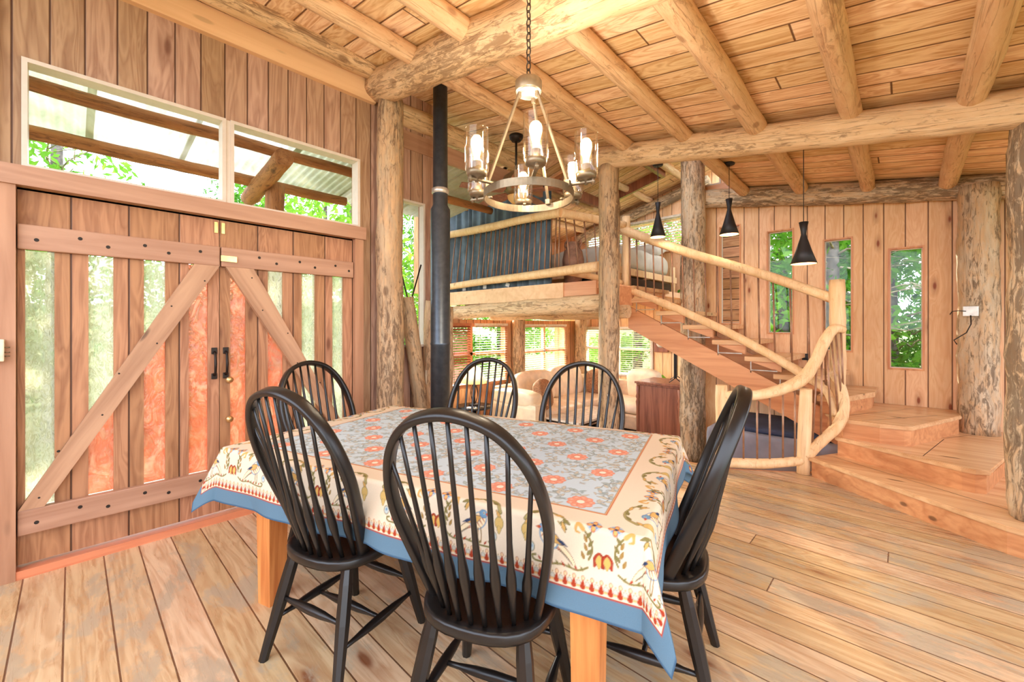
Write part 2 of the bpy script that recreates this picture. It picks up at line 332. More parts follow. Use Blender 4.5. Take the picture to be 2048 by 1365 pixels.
# ------------------------------------------------------------------ geometry helpers
class MB:
    def __init__(s): s.v = []; s.f = []; s.sm = []
    def add(s, vs_, fs, smooth=False):
        o = len(s.v); s.v += [tuple(p) for p in vs_]
        s.f += [tuple(i+o for i in f) for f in fs]; s.sm += [smooth]*len(fs); return s
    def box(s, lo, hi):
        x0, y0, z0 = lo; x1, y1, z1 = hi
        return s.add([(x0,y0,z0),(x1,y0,z0),(x1,y1,z0),(x0,y1,z0),(x0,y0,z1),(x1,y0,z1),(x1,y1,z1),(x0,y1,z1)],
                     [(0,3,2,1),(4,5,6,7),(0,1,5,4),(1,2,6,5),(2,3,7,6),(3,0,4,7)])
    def bbox(s, c, sz, rot=None, bev=0.0):
        """box centred at c with optional rotation matrix and chamfer"""
        hx, hy, hz = sz[0]/2, sz[1]/2, sz[2]/2
        bm = bmesh.new(); bmesh.ops.create_cube(bm, size=1.0, matrix=Matrix.Diagonal((sz[0], sz[1], sz[2], 1)))
        if bev > 0: bmesh.ops.bevel(bm, geom=bm.edges[:], offset=min(bev, min(sz)*0.45), segments=2, profile=0.6, affect='EDGES')
        m = (rot.to_4x4() if rot is not None else Matrix.Identity(4)); m = Matrix.Translation(c) @ m
        bm.transform(m); bm.verts.index_update()
        s.add([v.co[:] for v in bm.verts], [[v.index for v in f.verts] for f in bm.faces]); bm.free(); return s
    def prism(s, poly, z0, z1):
        n = len(poly)
        vs_ = [(x, y, z0) for x, y in poly]+[(x, y, z1) for x, y in poly]
        fs = [tuple(range(n-1, -1, -1)), tuple(range(n, 2*n))]+[(i, (i+1) % n, (i+1) % n+n, i+n) for i in range(n)]
        return s.add(vs_, fs)
    def tube(s, pts, rad, seg=10, caps=True, smooth=True, wob=0.0, seed=0.0, flat=1.0, up=None):
        pts = [Vector(p) for p in pts]; n = len(pts)
        if not hasattr(rad, '__len__'): rad = [rad]*n
        o = len(s.v); vs_ = []; nrm = None
        for i, p in enumerate(pts):
            t = (pts[min(i+1, n-1)]-pts[max(i-1, 0)]).normalized()
            if nrm is None:
                a = Vector(up) if up is not None else (Vector((0, 0, 1)) if abs(t.z) < 0.9 else Vector((1, 0, 0)))
                nrm = (a-t*a.dot(t)).normalized()
            elif up is not None:
                a = Vector(up); nrm = (a-t*a.dot(t)).normalized()
            else: nrm = (nrm-t*nrm.dot(t)).normalized()
            bn = t.cross(nrm)
            for k in range(seg):
                a = 2*PI*(k+0.5)/seg; r = rad[i]
                if wob:
                    q = Vector((math.cos(a)*1.3, math.sin(a)*1.3, i*0.35+seed))
                    r *= 1+wob*mnoise.noise(q*1.1)+wob*0.5*mnoise.noise(q*3.1)
                vs_.append(p+nrm*(math.cos(a)*r*flat)+bn*(math.sin(a)*r))
        fs = [(i*seg+k, i*seg+(k+1) % seg, (i+1)*seg+(k+1) % seg, (i+1)*seg+k) for i in range(n-1) for k in range(seg)]
        s.add(vs_, fs, smooth)
        if caps:
            s.f += [tuple(o+k for k in range(seg-1, -1, -1)), tuple(o+(n-1)*seg+k for k in range(seg))]; s.sm += [False, False]
        return s
    def lathe(s, prof, seg=20, c=(0, 0, 0), smooth=True, cap=True):
        n = len(prof); vs_ = [(c[0]+r*math.cos(2*PI*k/seg), c[1]+r*math.sin(2*PI*k/seg), c[2]+z) for r, z in prof for k in range(seg)]
        fs = [(i*seg+k, i*seg+(k+1) % seg, (i+1)*seg+(k+1) % seg, (i+1)*seg+k) for i in range(n-1) for k in range(seg)]
        o = len(s.v); s.add(vs_, fs, smooth)
        if cap:
            s.f += [tuple(o+k for k in range(seg-1, -1, -1)), tuple(o+(n-1)*seg+k for k in range(seg))]; s.sm += [False, False]
        return s
    def xf(s, m):
        s.v = [tuple(m @ Vector(p)) for p in s.v]; return s
    def build(s, name, m, parent=None, loc=None, rot=None, label=None, cat=None, group=None, kind=None):
        me = bpy.data.meshes.new(name); me.from_pydata(s.v, [], s.f); me.update()
        me.polygons.foreach_set('use_smooth', s.sm)
        for mm in (m if isinstance(m, (list, tuple)) else [m]): me.materials.append(mm)
        o = bpy.data.objects.new(name, me); COL.objects.link(o)
        if parent is not None: o.parent = parent
        if loc is not None: o.location = loc
        if rot is not None: o.rotation_euler = rot
        tag(o, label, cat, group, kind); return o

def tag(o, label=None, cat=None, group=None, kind=None):
    if label: o['label'] = label
    if cat: o['category'] = cat
    if group: o['group'] = group
    if kind: o['kind'] = kind
    return o
def empty(name, loc=(0, 0, 0), rz=0, **k):
    o = bpy.data.objects.new(name, None); COL.objects.link(o); o.location = loc; o.rotation_euler = (0, 0, rz)
    o.empty_display_size = 0.1
    return tag(o, **k)
def struct(name, mb, m, parent=None, **k): return mb.build(name, m, parent, kind='structure', **k)
def dup(root, loc=None, rz=None, **k):
    def cp(o, par):
        c = o.copy(); COL.objects.link(c); c.parent = par
        for ch in list(o.children): cp(ch, c)
        return c
    r = cp(root, None)
    if loc is not None: r.location = loc
    if rz is not None: r.rotation_euler = (0, 0, rz)
    return tag(r, **k)

def log(name, p0, p1, r0, r1, m, label, cat='log', group=None, seed=0.0, seg=18, wob=0.10, bend=0.0, parent=None, kind=None, bumps=3, flare=0.0):
    """an irregular log; its local Z runs along the trunk so that the grain follows it"""
    p0 = Vector(p0); p1 = Vector(p1); L = (p1-p0).length; q = (p1-p0).to_track_quat('Z', 'Y')
    n = max(8, int(L/0.09)); rr = random.Random(int(seed*97)+5)
    kn = [(rr.uniform(0.05, 0.95), rr.uniform(0.03, 0.09)) for _ in range(bumps)]
    pts = []; rad = []
    for i in range(n+1):
        t = i/n
        r = r0+(r1-r0)*t
        for kt, ka in kn: r *= 1+ka*math.exp(-((t-kt)*L/0.07)**2)
        if flare: r *= 1+flare*math.exp(-t*L/0.12)
        pts.append((bend*math.sin(PI*t)+0.012*mnoise.noise(Vector((t*L*1.3, seed, 0))), 0.012*mnoise.noise(Vector((t*L*1.3, seed, 7.7))), t*L))
        rad.append(r)
    rad[0] *= 0.96; rad[-1] *= 0.96
    mb = MB().tube(pts, rad, seg, True, True, wob, seed)
    o = mb.build(name, m, parent, label=label, cat=cat if label else None, group=group, kind=kind)
    o.location = p0; o.rotation_mode = 'QUATERNION'; o.rotation_quaternion = q
    return o

def wall(name, axis, const, th, u0, u1, z0, ztop, holes, m, u_extra=()):
    """wall in the plane axis=const (thickness th outwards) with rectangular holes; ztop(u) gives its height"""
    us = sorted(set([u0, u1]+[h[0] for h in holes]+[h[1] for h in holes]+list(u_extra)))
    mb = MB()
    def P(u, z, w): return (const+w, u, z) if axis == 'X' else (u, const+w, z)
    for a, b_ in zip(us[:-1], us[1:]):
        mid = (a+b_)/2
        hs = sorted([(h[2], h[3]) for h in holes if h[0] <= mid <= h[1]])
        zs = [z0]
        for h in hs: zs += [h[0], h[1]]
        segs = [(zs[i], zs[i+1]) for i in range(0, len(zs)-1, 2)]+[(zs[-1], None)]
        for lo, hi in segs:
            ha, hb = (hi, hi) if hi is not None else (ztop(a), ztop(b_))
            w0, w1 = (0, th)
            vs_ = [P(a, lo, w0), P(b_, lo, w0), P(b_, hb, w0), P(a, ha, w0), P(a, lo, w1), P(b_, lo, w1), P(b_, hb, w1), P(a, ha, w1)]
            mb.add(vs_, [(0, 1, 2, 3), (7, 6, 5, 4), (0, 4, 5, 1), (1, 5, 6, 2), (2, 6, 7, 3), (3, 7, 4, 0)])
    return struct(name, mb, m)

def frame_rect(mb, axis, const, u0, u1, z0, z1, w, d0, d1):
    """picture-frame moulding of width w round a rectangle"""
    for (a, b_, c, d) in ((u0, u1, z1, z1+w), (u0, u1, z0-w, z0), (u0-w, u0, z0-w, z1+w), (u1, u1+w, z0-w, z1+w)):
        if axis == 'X': mb.box((const+d0, a, c), (const+d1, b_, d))
        else: mb.box((a, const+d0, c), (b_, const+d1, d))
    return mb
def pane(mb, axis, const, u0, u1, z0, z1):
    if axis == 'X': return mb.add([(const, u0, z0), (const, u1, z0), (const, u1, z1), (const, u0, z1)], [(0, 1, 2, 3)])
    return mb.add([(u0, const, z0), (u1, const, z0), (u1, const, z1), (u0, const, z1)], [(0, 1, 2, 3)])

XL = -3.47                 # inner face of the door wall
YR = 6.10                  # inner face of the wall with the narrow windows
SLOPE = 0.172
def zc(x, y=3.9): return 3.165 - 0.030*y - SLOPE*(x+0.63)        # underside of the main ceiling boards

# ------------------------------------------------------------------ floors
EDGE = [(-3.62, 4.2), (-1.30, 4.2), (-0.62, 4.66), (-0.35, 6.0)]
fl = [(-3.9, -2.6), (2.6, -2.6), (2.6, 6.25), (-0.35, 6.25)] + EDGE[::-1] + [(-3.9, 4.2)]
struct('floor', MB().prism(fl, -0.14, 0.0), mat['floor'])
struct('floor_lower', MB().box((-5.4, 2.3, -0.60), (-0.2, 7.7, -0.45)), mat['floor'])
tr = MB()
for (a, b_) in zip(EDGE[:-1], EDGE[1:]):
    d = Vector((b_[0]-a[0], b_[1]-a[1], 0)).normalized(); nn = Vector((-d.y, d.x, 0))
    tr.prism([(a[0], a[1]), (b_[0], b_[1]), (b_[0]+nn.x*0.03, b_[1]+nn.y*0.03), (a[0]+nn.x*0.03, a[1]+nn.y*0.03)], -0.45, -0.001)
struct('trim_1', tr, mat['riser'])

# ------------------------------------------------------------------ main ceiling (boards on rafter logs)
def slab(x0, x1, y0, y1, zg, th):
    return slab2(x0, x1, y0, y1, zg, th)
def slab2(x0, x1, y0, y1, zg, th):
    if zg is zc: return MB().add([(x, y, zc(x, y)+d) for d in (0, th) for x, y in ((x0, y0), (x1, y0), (x1, y1), (x0, y1))],
                    [(0, 3, 2, 1), (4, 5, 6, 7), (0, 1, 5, 4), (1, 2, 6, 5), (2, 3, 7, 6), (3, 0, 4, 7)])
    zf = zg
    return MB().add([(x0, y0, zf(x0)), (x1, y0, zf(x1)), (x1, y1, zf(x1)), (x0, y1, zf(x0)),
                     (x0, y0, zf(x0)+th), (x1, y0, zf(x1)+th), (x1, y1, zf(x1)+th), (x0, y1, zf(x0)+th)],
                    [(0, 3, 2, 1), (4, 5, 6, 7), (0, 1, 5, 4), (1, 2, 6, 5), (2, 3, 7, 6), (3, 0, 4, 7)])
ce = slab(-3.7, 1.6, -1.0, 4.25, zc, 0.05); c4 = slab(1.6, 2.5, 1.6, 6.3, zc, 0.05); ce.add(c4.v, c4.f)
c2 = slab(-1.56, 1.6, 4.25, 6.3, zc, 0.05); ce.add(c2.v, c2.f)
c3 = slab(-5.75, -3.7, 1.9, 4.25, zc, 0.05); ce.add(c3.v, c3.f)
struct('ceiling', ce, mat['ceiling'])
# loft roof: falls away to the west
def zl(x): return 3.92 + 0.24*(x+2.75)
lc = slab(-5.8, -2.30, 4.25, 7.7, zl, 0.05); lc2 = slab(-2.30, -1.50, 4.25, 6.2, zl, 0.05); lc.add(lc2.v, lc2.f)
struct('ceiling_loft', lc, mat['ceiling'])
# gable boards between the two roofs
gb = MB()
xs_ = [-5.3, -2.05]
struct('wall_gable', gb.add([(x, y, z) for y in (4.25, 4.29) for x, z in ((-5.7, zl(-5.7)-0.01), (-4.0, zl(-4.0)-0.01), (-4.0, zl(-4.0)+0.03), (-5.7, zc(-5.7)+0.03))],
       [(0, 1, 2, 3), (7, 6, 5, 4)]), mat['right_wall'])

# ------------------------------------------------------------------ door wall (x = XL)
YJ0, YJ1 = -0.205, 1.665          # clear opening of the doors
wl_holes = [(YJ0, YJ1, 0.0, 2.10), (-0.19, 1.715, 2.20, 2.80)]
wall('wall_left', 'X', XL, -0.12, -2.6, 2.02, 0.0, lambda u: 3.70, wl_holes, mat['left_wall'])
# frame around the doors
fr = MB()
fr.box((XL-0.12, YJ0-0.34, 0), (XL+0.03, YJ0-0.075, 3.34)); fr.box((XL-0.13, YJ0-0.075, 0), (XL+0.055, YJ0, 2.10)); fr.box((XL-0.13, YJ1, 0), (XL+0.05, YJ1+0.075, 2.10))
struct('trim_2', fr, mat['trimZ'])
fr = MB().box((XL-0.12, YJ0-0.075, 2.10), (XL+0.07, YJ1+0.09, 2.205))
struct('trim_3', fr, mat['trimY'])
struct('trim_4', MB().box((XL-0.10, YJ0, 0.0), (XL+0.05, YJ1+0.075, 0.045)), mat['threshold'])
struct('trim_5', MB().box((XL-0.02, -2.6, 3.335), (XL+0.045, 1.86, 3.52)), mat['fascia'])
# transom window: two lights
tw = MB(); frame_rect(tw, 'X', XL, -0.165, 0.715, 2.225, 2.775, 0.022, -0.07, 0.035)
frame_rect(tw, 'X', XL, 0.785, 1.695, 2.225, 2.775, 0.022, -0.07, 0.035)
tw.box((XL-0.06, 0.737, 2.21), (XL+0.03, 0.763, 2.79))
w1 = struct('window_1', tw, mat['window_white'])
w1p = MB(); pane(w1p, 'X', XL-0.02, -0.165, 0.715, 2.225, 2.775); pane(w1p, 'X', XL-0.02, 0.785, 1.695, 2.225, 2.775)
w1p.build('glass', mat['pane'], w1)

# doors ------------------------------------------------------------------
def make_door(n, y0, y1, slits, diag, handle_y):
    """slits: (ya, yb, colour above, colour below); diag = (ya, za, yb, zb) centre line of the brace"""
    zr0, zr1 = 0.36, 1.765        # top of the low rail, foot of the high rail
    body = MB(); X0, X1 = XL-0.045, XL-0.005
    body.box((X0, y0, 0.06), (X1, y1, zr0-0.01)); body.box((X0, y0, zr1+0.02), (X1, y1, 2.09))
    ys = [y0]
    for s_ in slits: ys += [s_[0], s_[1]]
    ys.append(y1)
    for a, b_ in zip(ys[::2], ys[1::2]):
        if b_-a > 0.01: body.box((X0, a, zr0-0.01), (X1, b_, zr1+0.02))
    d = struct('door_%d' % n, body, mat['door_boards' if n == 1 else 'door_boards_2'])
    d['label'] = None if False else d.get('label') or ('plank door leaf with %s panes' % ('clear and orange'))
    for nm, z0_, z1_ in (('lower_rail', 0.225, zr0), ('upper_rail', zr1, 1.90)):
        r_ = MB().bbox(((X1+0.018), (y0+y1)/2, (z0_+z1_)/2), (0.036, y1-y0-0.004, z1_-z0_), None, 0.006).build(nm, mat['trimY'], d)
        yy = y0+0.07; k = 0; zz = (z0_+z1_)/2
        while yy < y1-0.03:
            MB().add(*disc_x(XL+0.033, yy, zz+(0.02 if k % 2 else -0.012), 0.0125, 0.006)).build('bolt', mat['iron'], r_)
            yy += 0.115 if k % 2 else 0.165; k += 1
    ya, za, yb, zb = diag
    p0 = Vector((XL+0.012, ya, za)); p1 = Vector((XL+0.012, yb, zb)); L = (p1-p0).length
    br = MB(); hw = 0.074
    dirv = (p1-p0).normalized(); nn = Vector((1, 0, 0)).cross(dirv)
    # brace cut parallel to the rails
    def at(z, side):
        q = p0+nn*side*hw; t = (z-q.z)/dirv.z; return q+dirv*t
    zlo, zhi = zr0-0.0, zr1+0.0
    c = [at(zlo, -1), at(zlo, 1), at(zhi, 1), at(zhi, -1)]
    c = [Vector((v.x, min(max(v.y, y0+0.004), y1-0.004), v.z)) for v in c]
    vs_ = [Vector((XL-0.004, v.y, v.z)) for v in c]+[Vector((XL+0.034, v.y, v.z)) for v in c]
    b0 = br.add(vs_, [(3, 2, 1, 0), (4, 5, 6, 7), (0, 1, 5, 4), (1, 2, 6, 5), (2, 3, 7, 6), (3, 0, 4, 7)])
    q = dirv.to_track_quat('Z', 'X')
    inv = (Matrix.Translation(p0) @ q.to_matrix().to_4x4()).inverted()
    b0.xf(inv); o = b0.build('brace', mat['brace'], d); o.location = p0; o.rotation_mode = 'QUATERNION'; o.rotation_quaternion = q
    for k in range(7):
        t = 0.08+0.14*k; pp = p0+dirv*(L*t)+nn*(0.03 if k % 2 else -0.03)
        if zlo+0.05 < pp.z < zhi-0.05: MB().add(*disc_x(XL+0.0345, pp.y, pp.z, 0.007, 0.003)).build('bolt', mat['iron'], d)
    # panes, split along the brace
    def dz(y): return za+(zb-za)*(y-ya)/(yb-ya)
    for (a, b_, cu, cl) in slits:
        xg = XL-0.025
        if cu == cl:
            g = MB(); pane(g, 'X', xg, a, b_, zr0, zr1); g.build('pane', mat[cu], d); continue
        za_, zb_ = min(max(dz(a), zr0), zr1), min(max(dz(b_), zr0), zr1)
        MB().add([(xg, a, za_), (xg, b_, zb_), (xg, b_, zr1), (xg, a, zr1)], [(0, 1, 2, 3)]).build('pane', mat[cu], d)
        MB().add([(xg, a, zr0), (xg, b_, zr0), (xg, b_, zb_), (xg, a, za_)], [(0, 1, 2, 3)]).build('pane', mat[cl], d)
    h = MB().tube([(XL+0.0, handle_y, 1.17), (XL+0.035, handle_y, 1.155), (XL+0.042, handle_y, 1.09), (XL+0.035, handle_y, 1.03), (XL+0.0, handle_y, 1.015)], [0.012, 0.008, 0.009, 0.008, 0.012], 8)
    h.bbox((XL+0.002, handle_y, 1.18), (0.008, 0.034, 0.045), None, 0.003); h.bbox((XL+0.002, handle_y, 1.005), (0.008, 0.034, 0.04), None, 0.003)
    h.build('handle', mat['iron'], d)
    return d
def disc_x(x, y, z, r, h, seg=10):
    vs_ = [(x-h, y+r*math.cos(2*PI*k/seg), z+r*math.sin(2*PI*k/seg)) for k in range(seg)]+[(x, y+0.7*r*math.cos(2*PI*k/seg), z+0.7*r*math.sin(2*PI*k/seg)) for k in range(seg)]
    return vs_, [tuple(range(seg, 2*seg))]+[(k, (k+1) % seg, (k+1) % seg+seg, k+seg) for k in range(seg)]
G, O = 'glass_clear', 'glass_red'
d1 = make_door(1, -0.203, 0.704, [(-0.176, -0.068, G, G), (0.066, 0.172, G, O), (0.31, 0.414, G, O), (0.535, 0.639, O, O)], (-0.22, 0.31, 0.66, 1.79), 0.675)
d2 = make_door(2, 0.708, 1.662, [(0.77, 0.865, O, O), (1.009, 1.112, G, O), (1.25, 1.354, G, G), (1.492, 1.585, G, G)], (1.66, 0.36, 0.80, 1.80), 0.742)
d1['label'] = 'plank door leaf with slit panes, nearer the ivory switch box'
d2['label'] = 'plank door leaf with slit panes, beside the log post'
kb = MB().tube([(XL-0.005, 0.757, 0.985), (XL+0.03, 0.757, 0.985)], 0.014, 10); kb.lathe([(0.0, 0), (0.022, 0.004), (0.026, 0.014), (0.018, 0.024), (0.0, 0.026)], 12, (0, 0, 0), True, False)
def knob(z, m_):
    k_ = MB().lathe([(0.001, 0), (0.016, 0.0), (0.010, 0.01), (0.010, 0.02), (0.022, 0.03), (0.024, 0.042), (0.014, 0.052), (0.001, 0.054)], 14)
    k_.xf(Matrix.Translation((XL-0.003, 0.757, z)) @ Matrix.Rotation(PI/2, 4, 'Y')); return k_.build('knob', m_, d2)
knob(0.975, mat['brass']); knob(0.70, mat['brass'])
for zz, hh in ((2.035, 0.075),):
    MB().box((XL-0.004, 0.675, zz-hh/2), (XL+0.004, 0.695, zz+hh/2)).build('latch_plate', mat['brass'], d1)
    MB().box((XL-0.004, 0.716, zz-hh/2), (XL+0.004, 0.736, zz+hh/2)).build('latch_plate', mat['brass'], d2)
MB().box((XL+0.03, 0.705, 1.80), (XL+0.042, 0.80, 1.84)).build('hasp', mat['brass'], d2)

# small ivory box on the frame
sb = MB().bbox((XL+0.072, -0.275, 1.225), (0.05, 0.07, 0.115), None, 0.006)
sbo = sb.build('switch_box', mat['plastic'], label='ivory plastic box on the brown frame of the door wall', cat='switch box')
for z_ in (1.195, 1.215, 1.24): MB().tube([(XL+0.08, -0.242, z_), (XL+0.08, -0.222, z_)], 0.0035, 6).build('pin', mat['bronze'], sbo)

# ------------------------------------------------------------------ wall with the narrow windows (y = YR)
def ztr(u): return zc(u, 6.1)-0.0
NW = [(-1.846, -1.597, 1.385, 2.70), (-1.277, -1.006, 1.262, 2.55), (-0.70, -0.443, 1.062, 2.362), (-0.128, 0.136, 0.893, 2.185)]
wall('wall_right', 'Y', YR, 0.12, -2.28, 2.42, -0.45, (lambda u: ztr(u) if u > -1.57 else 4.1), [(h[0], h[1], h[2], h[3]) for h in NW]+[(-2.12, -1.83, 3.30, 3.64)], mat['right_wall'], (-1.5701, -1.5699))
struct('wall_upper', MB().add([(-1.565, 4.25, zc(-1.56, 4.25)), (-1.565, 6.1, zc(-1.56, 6.1)), (-1.565, 6.1, 4.2), (-1.565, 4.25, 4.2), (-1.53, 4.25, zc(-1.56, 4.25)), (-1.53, 6.1, zc(-1.56, 6.1)), (-1.53, 6.1, 4.2), (-1.53, 4.25, 4.2)], [(3, 2, 1, 0), (4, 5, 6, 7), (0, 1, 5, 4), (1, 2, 6, 5), (2, 3, 7, 6), (3, 0, 4, 7)]), mat['west_wall'])  # unseen wall above the ceiling edge, added to shut out light
for i, (a, b_, z0, z1) in enumerate(NW):
    f_ = MB(); frame_rect(f_, 'Y', YR, a+0.006, b_-0.006, z0+0.006, z1-0.006, 0.016, -0.012, 0.10)
    f_ = struct('window_%d' % (i+2), f_, mat['window_wood'])
    st = MB(); frame_rect(st, 'Y', YR, a+0.014, b_-0.014, z0+0.014, z1-0.014, 0.010, 0.05, 0.075)
    st.build('glazing_bead', mat['window_white'], f_)
    pn = MB(); pane(pn, 'Y', YR+0.06, a+0.01, b_-0.01, z0+0.01, z1-0.01); pn.build('glass', mat['pane'], f_)
f_ = MB(); frame_rect(f_, 'Y', YR, -2.10, -1.85, 3.32, 3.62, 0.02, -0.02, 0.08); f_ = struct('window_6', f_, mat['window_white'])
pn = MB(); pane(pn, 'Y', YR+0.05, -2.10, -1.85, 3.32, 3.62); pn.build('glass', mat['pane'], f_)
struct('trim_6', MB().box((-2.24, YR-0.05, 3.17), (-1.60, YR+0.0, 3.29)), mat['riser'])
# mirror panel on the lower wall, tilted like the stair
mp = empty('window_7', (0, 0, 0)); mp['kind'] = 'structure'
mpf = MB().add([(-1.86, YR-0.012, 0.66), (-1.78, YR-0.012, 0.70), (-1.42, YR-0.012, 0.47), (-1.50, YR-0.012, 0.42), (-1.86, YR+0.0, 0.66), (-1.78, YR+0.0, 0.70), (-1.42, YR+0.0, 0.47), (-1.50, YR+0.0, 0.42)],
      [(0, 1, 2, 3), (0, 4, 5, 1), (1, 5, 6, 2), (2, 6, 7, 3), (3, 7, 4, 0)]).build('window_frame', mat['window_white'], mp)
mpf['kind'] = 'structure'

wall('wall_exterior', 'Y', 6.9, 0.08, -2.6, -1.80, -0.5, lambda u: 2.95, [], M_planks('weathered outside boards', 'X', 'Z', 0.16, (206, 160, 120), (168, 118, 84), gap=0.01, rough=0.7, knots=0.4))
wall('wall_east', 'X', 2.36, 0.12, 1.2, 6.2, 0.0, lambda u: zc(2.36, u), [(1.5, 3.6, 0.55, 2.3), (3.9, 5.8, 0.55, 2.3)], mat['west_wall'])
f_ = MB(); frame_rect(f_, 'X', 2.36, 1.56, 3.54, 0.61, 2.24, 0.06, -0.02, 0.10); frame_rect(f_, 'X', 2.36, 3.96, 5.74, 0.61, 2.24, 0.06, -0.02, 0.10); f_ = struct('window_13', f_, mat['window_wood'])
pn = MB(); pane(pn, 'X', 2.42, 1.56, 3.54, 0.61, 2.24); pane(pn, 'X', 2.42, 3.96, 5.74, 0.61, 2.24); pn.build('glass', mat['pane'], f_)
wall('wall_back', 'Y', -2.6, -0.10, -3.6, 2.7, 0.0, lambda u: 1.25, [], mat['west_wall'])  # unseen low wall behind the camera, added to block low sky light
# ------------------------------------------------------------------ living room shell
XW = -5.12; YF = 7.52
wall('wall_west_loft', 'X', -5.66, -0.12, 3.8, 7.64, 1.88, lambda u: 3.2, [], mat['west_wall'])
wall('wall_west', 'X', XW, -0.12, 3.62, 7.64, -0.45, lambda u: 1.46, [(3.72, 5.27, 0.37, 1.40), (5.62, 7.02, 0.34, 1.39)], mat['west_wall'])
wall('wall_far', 'Y', YF, 0.12, -5.78, -2.2, -0.45, lambda u: zl(u), [(-4.98, -3.45, 0.36, 1.34), (-4.98, -2.75, 2.70, 3.36)], mat['right_wall'])
def big_window(n, axis, const, u0, u1, z0, z1, mull, rail, inward, wm):
    """trim, mullions and glass; inward = +1/-1 direction of the room along the axis"""
    f_ = MB(); w = 0.06; d0, d1 = (-0.02, 0.02)
    frame_rect(f_, axis, const, u0+w, u1-w, z0+w, z1-w, w, min(-0.08*inward, 0.02*inward), max(-0.08*inward, 0.02*inward))
    lo, hi = min(-0.06*inward, 0.0), max(-0.06*inward, 0.0)
    for u in mull: f_.box(*( ((const+lo, u-0.03, z0), (const+hi, u+0.03, z1)) if axis == 'X' else ((u-0.03, const+lo, z0), (u+0.03, const+hi, z1))))
    for z in rail: f_.box(*( ((const+lo, u0, z-0.025), (const+hi, u1, z+0.025)) if axis == 'X' else ((u0, const+lo, z-0.025), (u1, const+hi, z+0.025))))
    f_ = struct('window_%d' % n, f_, wm)
    p_ = MB(); pane(p_, axis, const-0.05*inward, u0, u1, z0, z1); p_.build('glass', mat['pane'], f_)
    return f_
big_window(8, 'X', XW, 3.72, 5.27, 0.37, 1.40, [4.45], [0.90], 1, mat['window_wood'])
big_window(9, 'X', XW, 5.62, 7.02, 0.34, 1.39, [6.33], [0.88], 1, mat['window_wood'])
big_window(10, 'Y', YF, -4.98, -3.45, 0.36, 1.34, [-4.2], [0.90], -1, mat['window_white'])
big_window(11, 'Y', YF, -4.98, -2.75, 2.70, 3.36, [-4.3, -3.3], [], -1, mat['window_wood'])

def blind(axis, const, u0, u1, z0, z1, pitch, tilt, m, label, inward, group=None):
    """venetian blind hanging in front of a window"""
    c0 = (u0+u1)/2; L = u1-u0
    loc = (const+0.045*inward, c0, z1) if axis == 'X' else (c0, const+0.045*inward, z1)
    e = empty('window_blind', loc, PI/2 if axis == 'X' else 0, label=label, cat='blind')
    MB().bbox((0, 0, -0.022), (L, 0.05, 0.044), None, 0.004).build('headrail', m, e)
    s_ = MB(); z = -0.06; rx = Matrix.Rotation(math.radians(tilt), 3, 'X')
    while z > -(z1-z0): s_.bbox((0, 0, z), (L-0.01, 0.038, 0.003), rx); z -= pitch
    s_.build('slats', m, e)
    MB().bbox((0, 0, z), (L-0.01, 0.036, 0.016), None, 0.003).build('bottom_rail', m, e)
    for q in (-0.40, -0.02, 0.40): MB().tube([(q*L, -0.021, -0.04), (q*L, -0.021, z)], 0.0025, 4).build('ladder_cord', m, e)
    return e
blind('X', XW, 3.73, 4.40, 0.42, 1.40, 0.040, 35, mat['slat_brown'], 'brown slat blind on the window beside the stove pipe', 1)
blind('X', XW, 4.50, 5.24, 0.42, 1.40, 0.040, 4, mat['slat_white'], 'open pale blind on the window behind the table lamp', 1)
blind('X', XW, 5.65, 6.30, 0.40, 1.39, 0.040, 4, mat['slat_white'], 'pale blind between the two log posts, half nearer the lamp', 1)
blind('X', XW, 6.36, 6.98, 0.40, 1.39, 0.040, 4, mat['slat_white'], 'pale blind between the two log posts, half nearer the corner', 1)
blind('Y', YF, -4.94, -4.24, 0.42, 1.34, 0.040, -18, mat['slat_white'], 'pale blind on the far window beside the corner log post', -1)
blind('Y', YF, -4.16, -3.48, 0.42, 1.34, 0.040, -18, mat['slat_white'], 'pale blind on the far window, above the square sofa cushion', -1)
blind('Y', YF, -4.95, -2.78, 2.74, 3.36, 0.048, -32, mat['slat_white'], 'long pale blind on the loft window behind the bed', -1)

# posts -------------------------------------------------------------------
def post(p, z0, z1, r, m, label, seed, **k):
    return log('log_post', (p[0], p[1], z0), (p[0]+k.pop('lx', 0), p[1]+k.pop('ly', 0), z1), r, r*k.pop('taper', 0.95), m, label, 'post', seed=seed, **k)
post((-3.33, 1.945), 0.0, 3.36, 0.118, mat['log_post'], 'tan log post at the corner beside the plank doors', 1.1, bend=0.0)
post((-2.345, 4.02), -0.45, 3.10, 0.112, mat['log_post'], 'grey log post behind the chandelier, holding up the loft log', 2.3)
post((-2.10, 5.80), -0.45, 3.95, 0.165, mat['log_bark'], 'thick weathered log post behind the open stairs', 3.7, taper=0.9)
post((0.50, 5.90), 0.34, 2.68, 0.135, mat['log_bark'], 'barky log post standing on the second step by the pine wall', 4.2, flare=0.12, taper=1.05)
post((0.605, 4.05), 0.17, 2.62, 0.145, mat['log_bark'], 'big barky log post standing on the lowest step', 5.9, wob=0.13, seg=22)
post((-4.98, 5.44), -0.45, 1.62, 0.115, mat['log_post'], 'log post between the living room windows, behind the sofa back', 6.4)
post((-4.93, 7.30), -0.45, 1.62, 0.120, mat['log_post'], 'log post in the living room corner', 7.1)
post((-3.375, 2.60), 0.0, 1.55, 0.075, mat['log_post'], 'short log post between the leaning braces and the stove pipe', 8.6)
log('log_brace', (-3.385, 2.14, 1.62), (-3.37, 2.40, 0.02), 0.065, 0.078, mat['log_post'], 'brown log brace leaning against the corner post', 'log brace', seed=9.2)
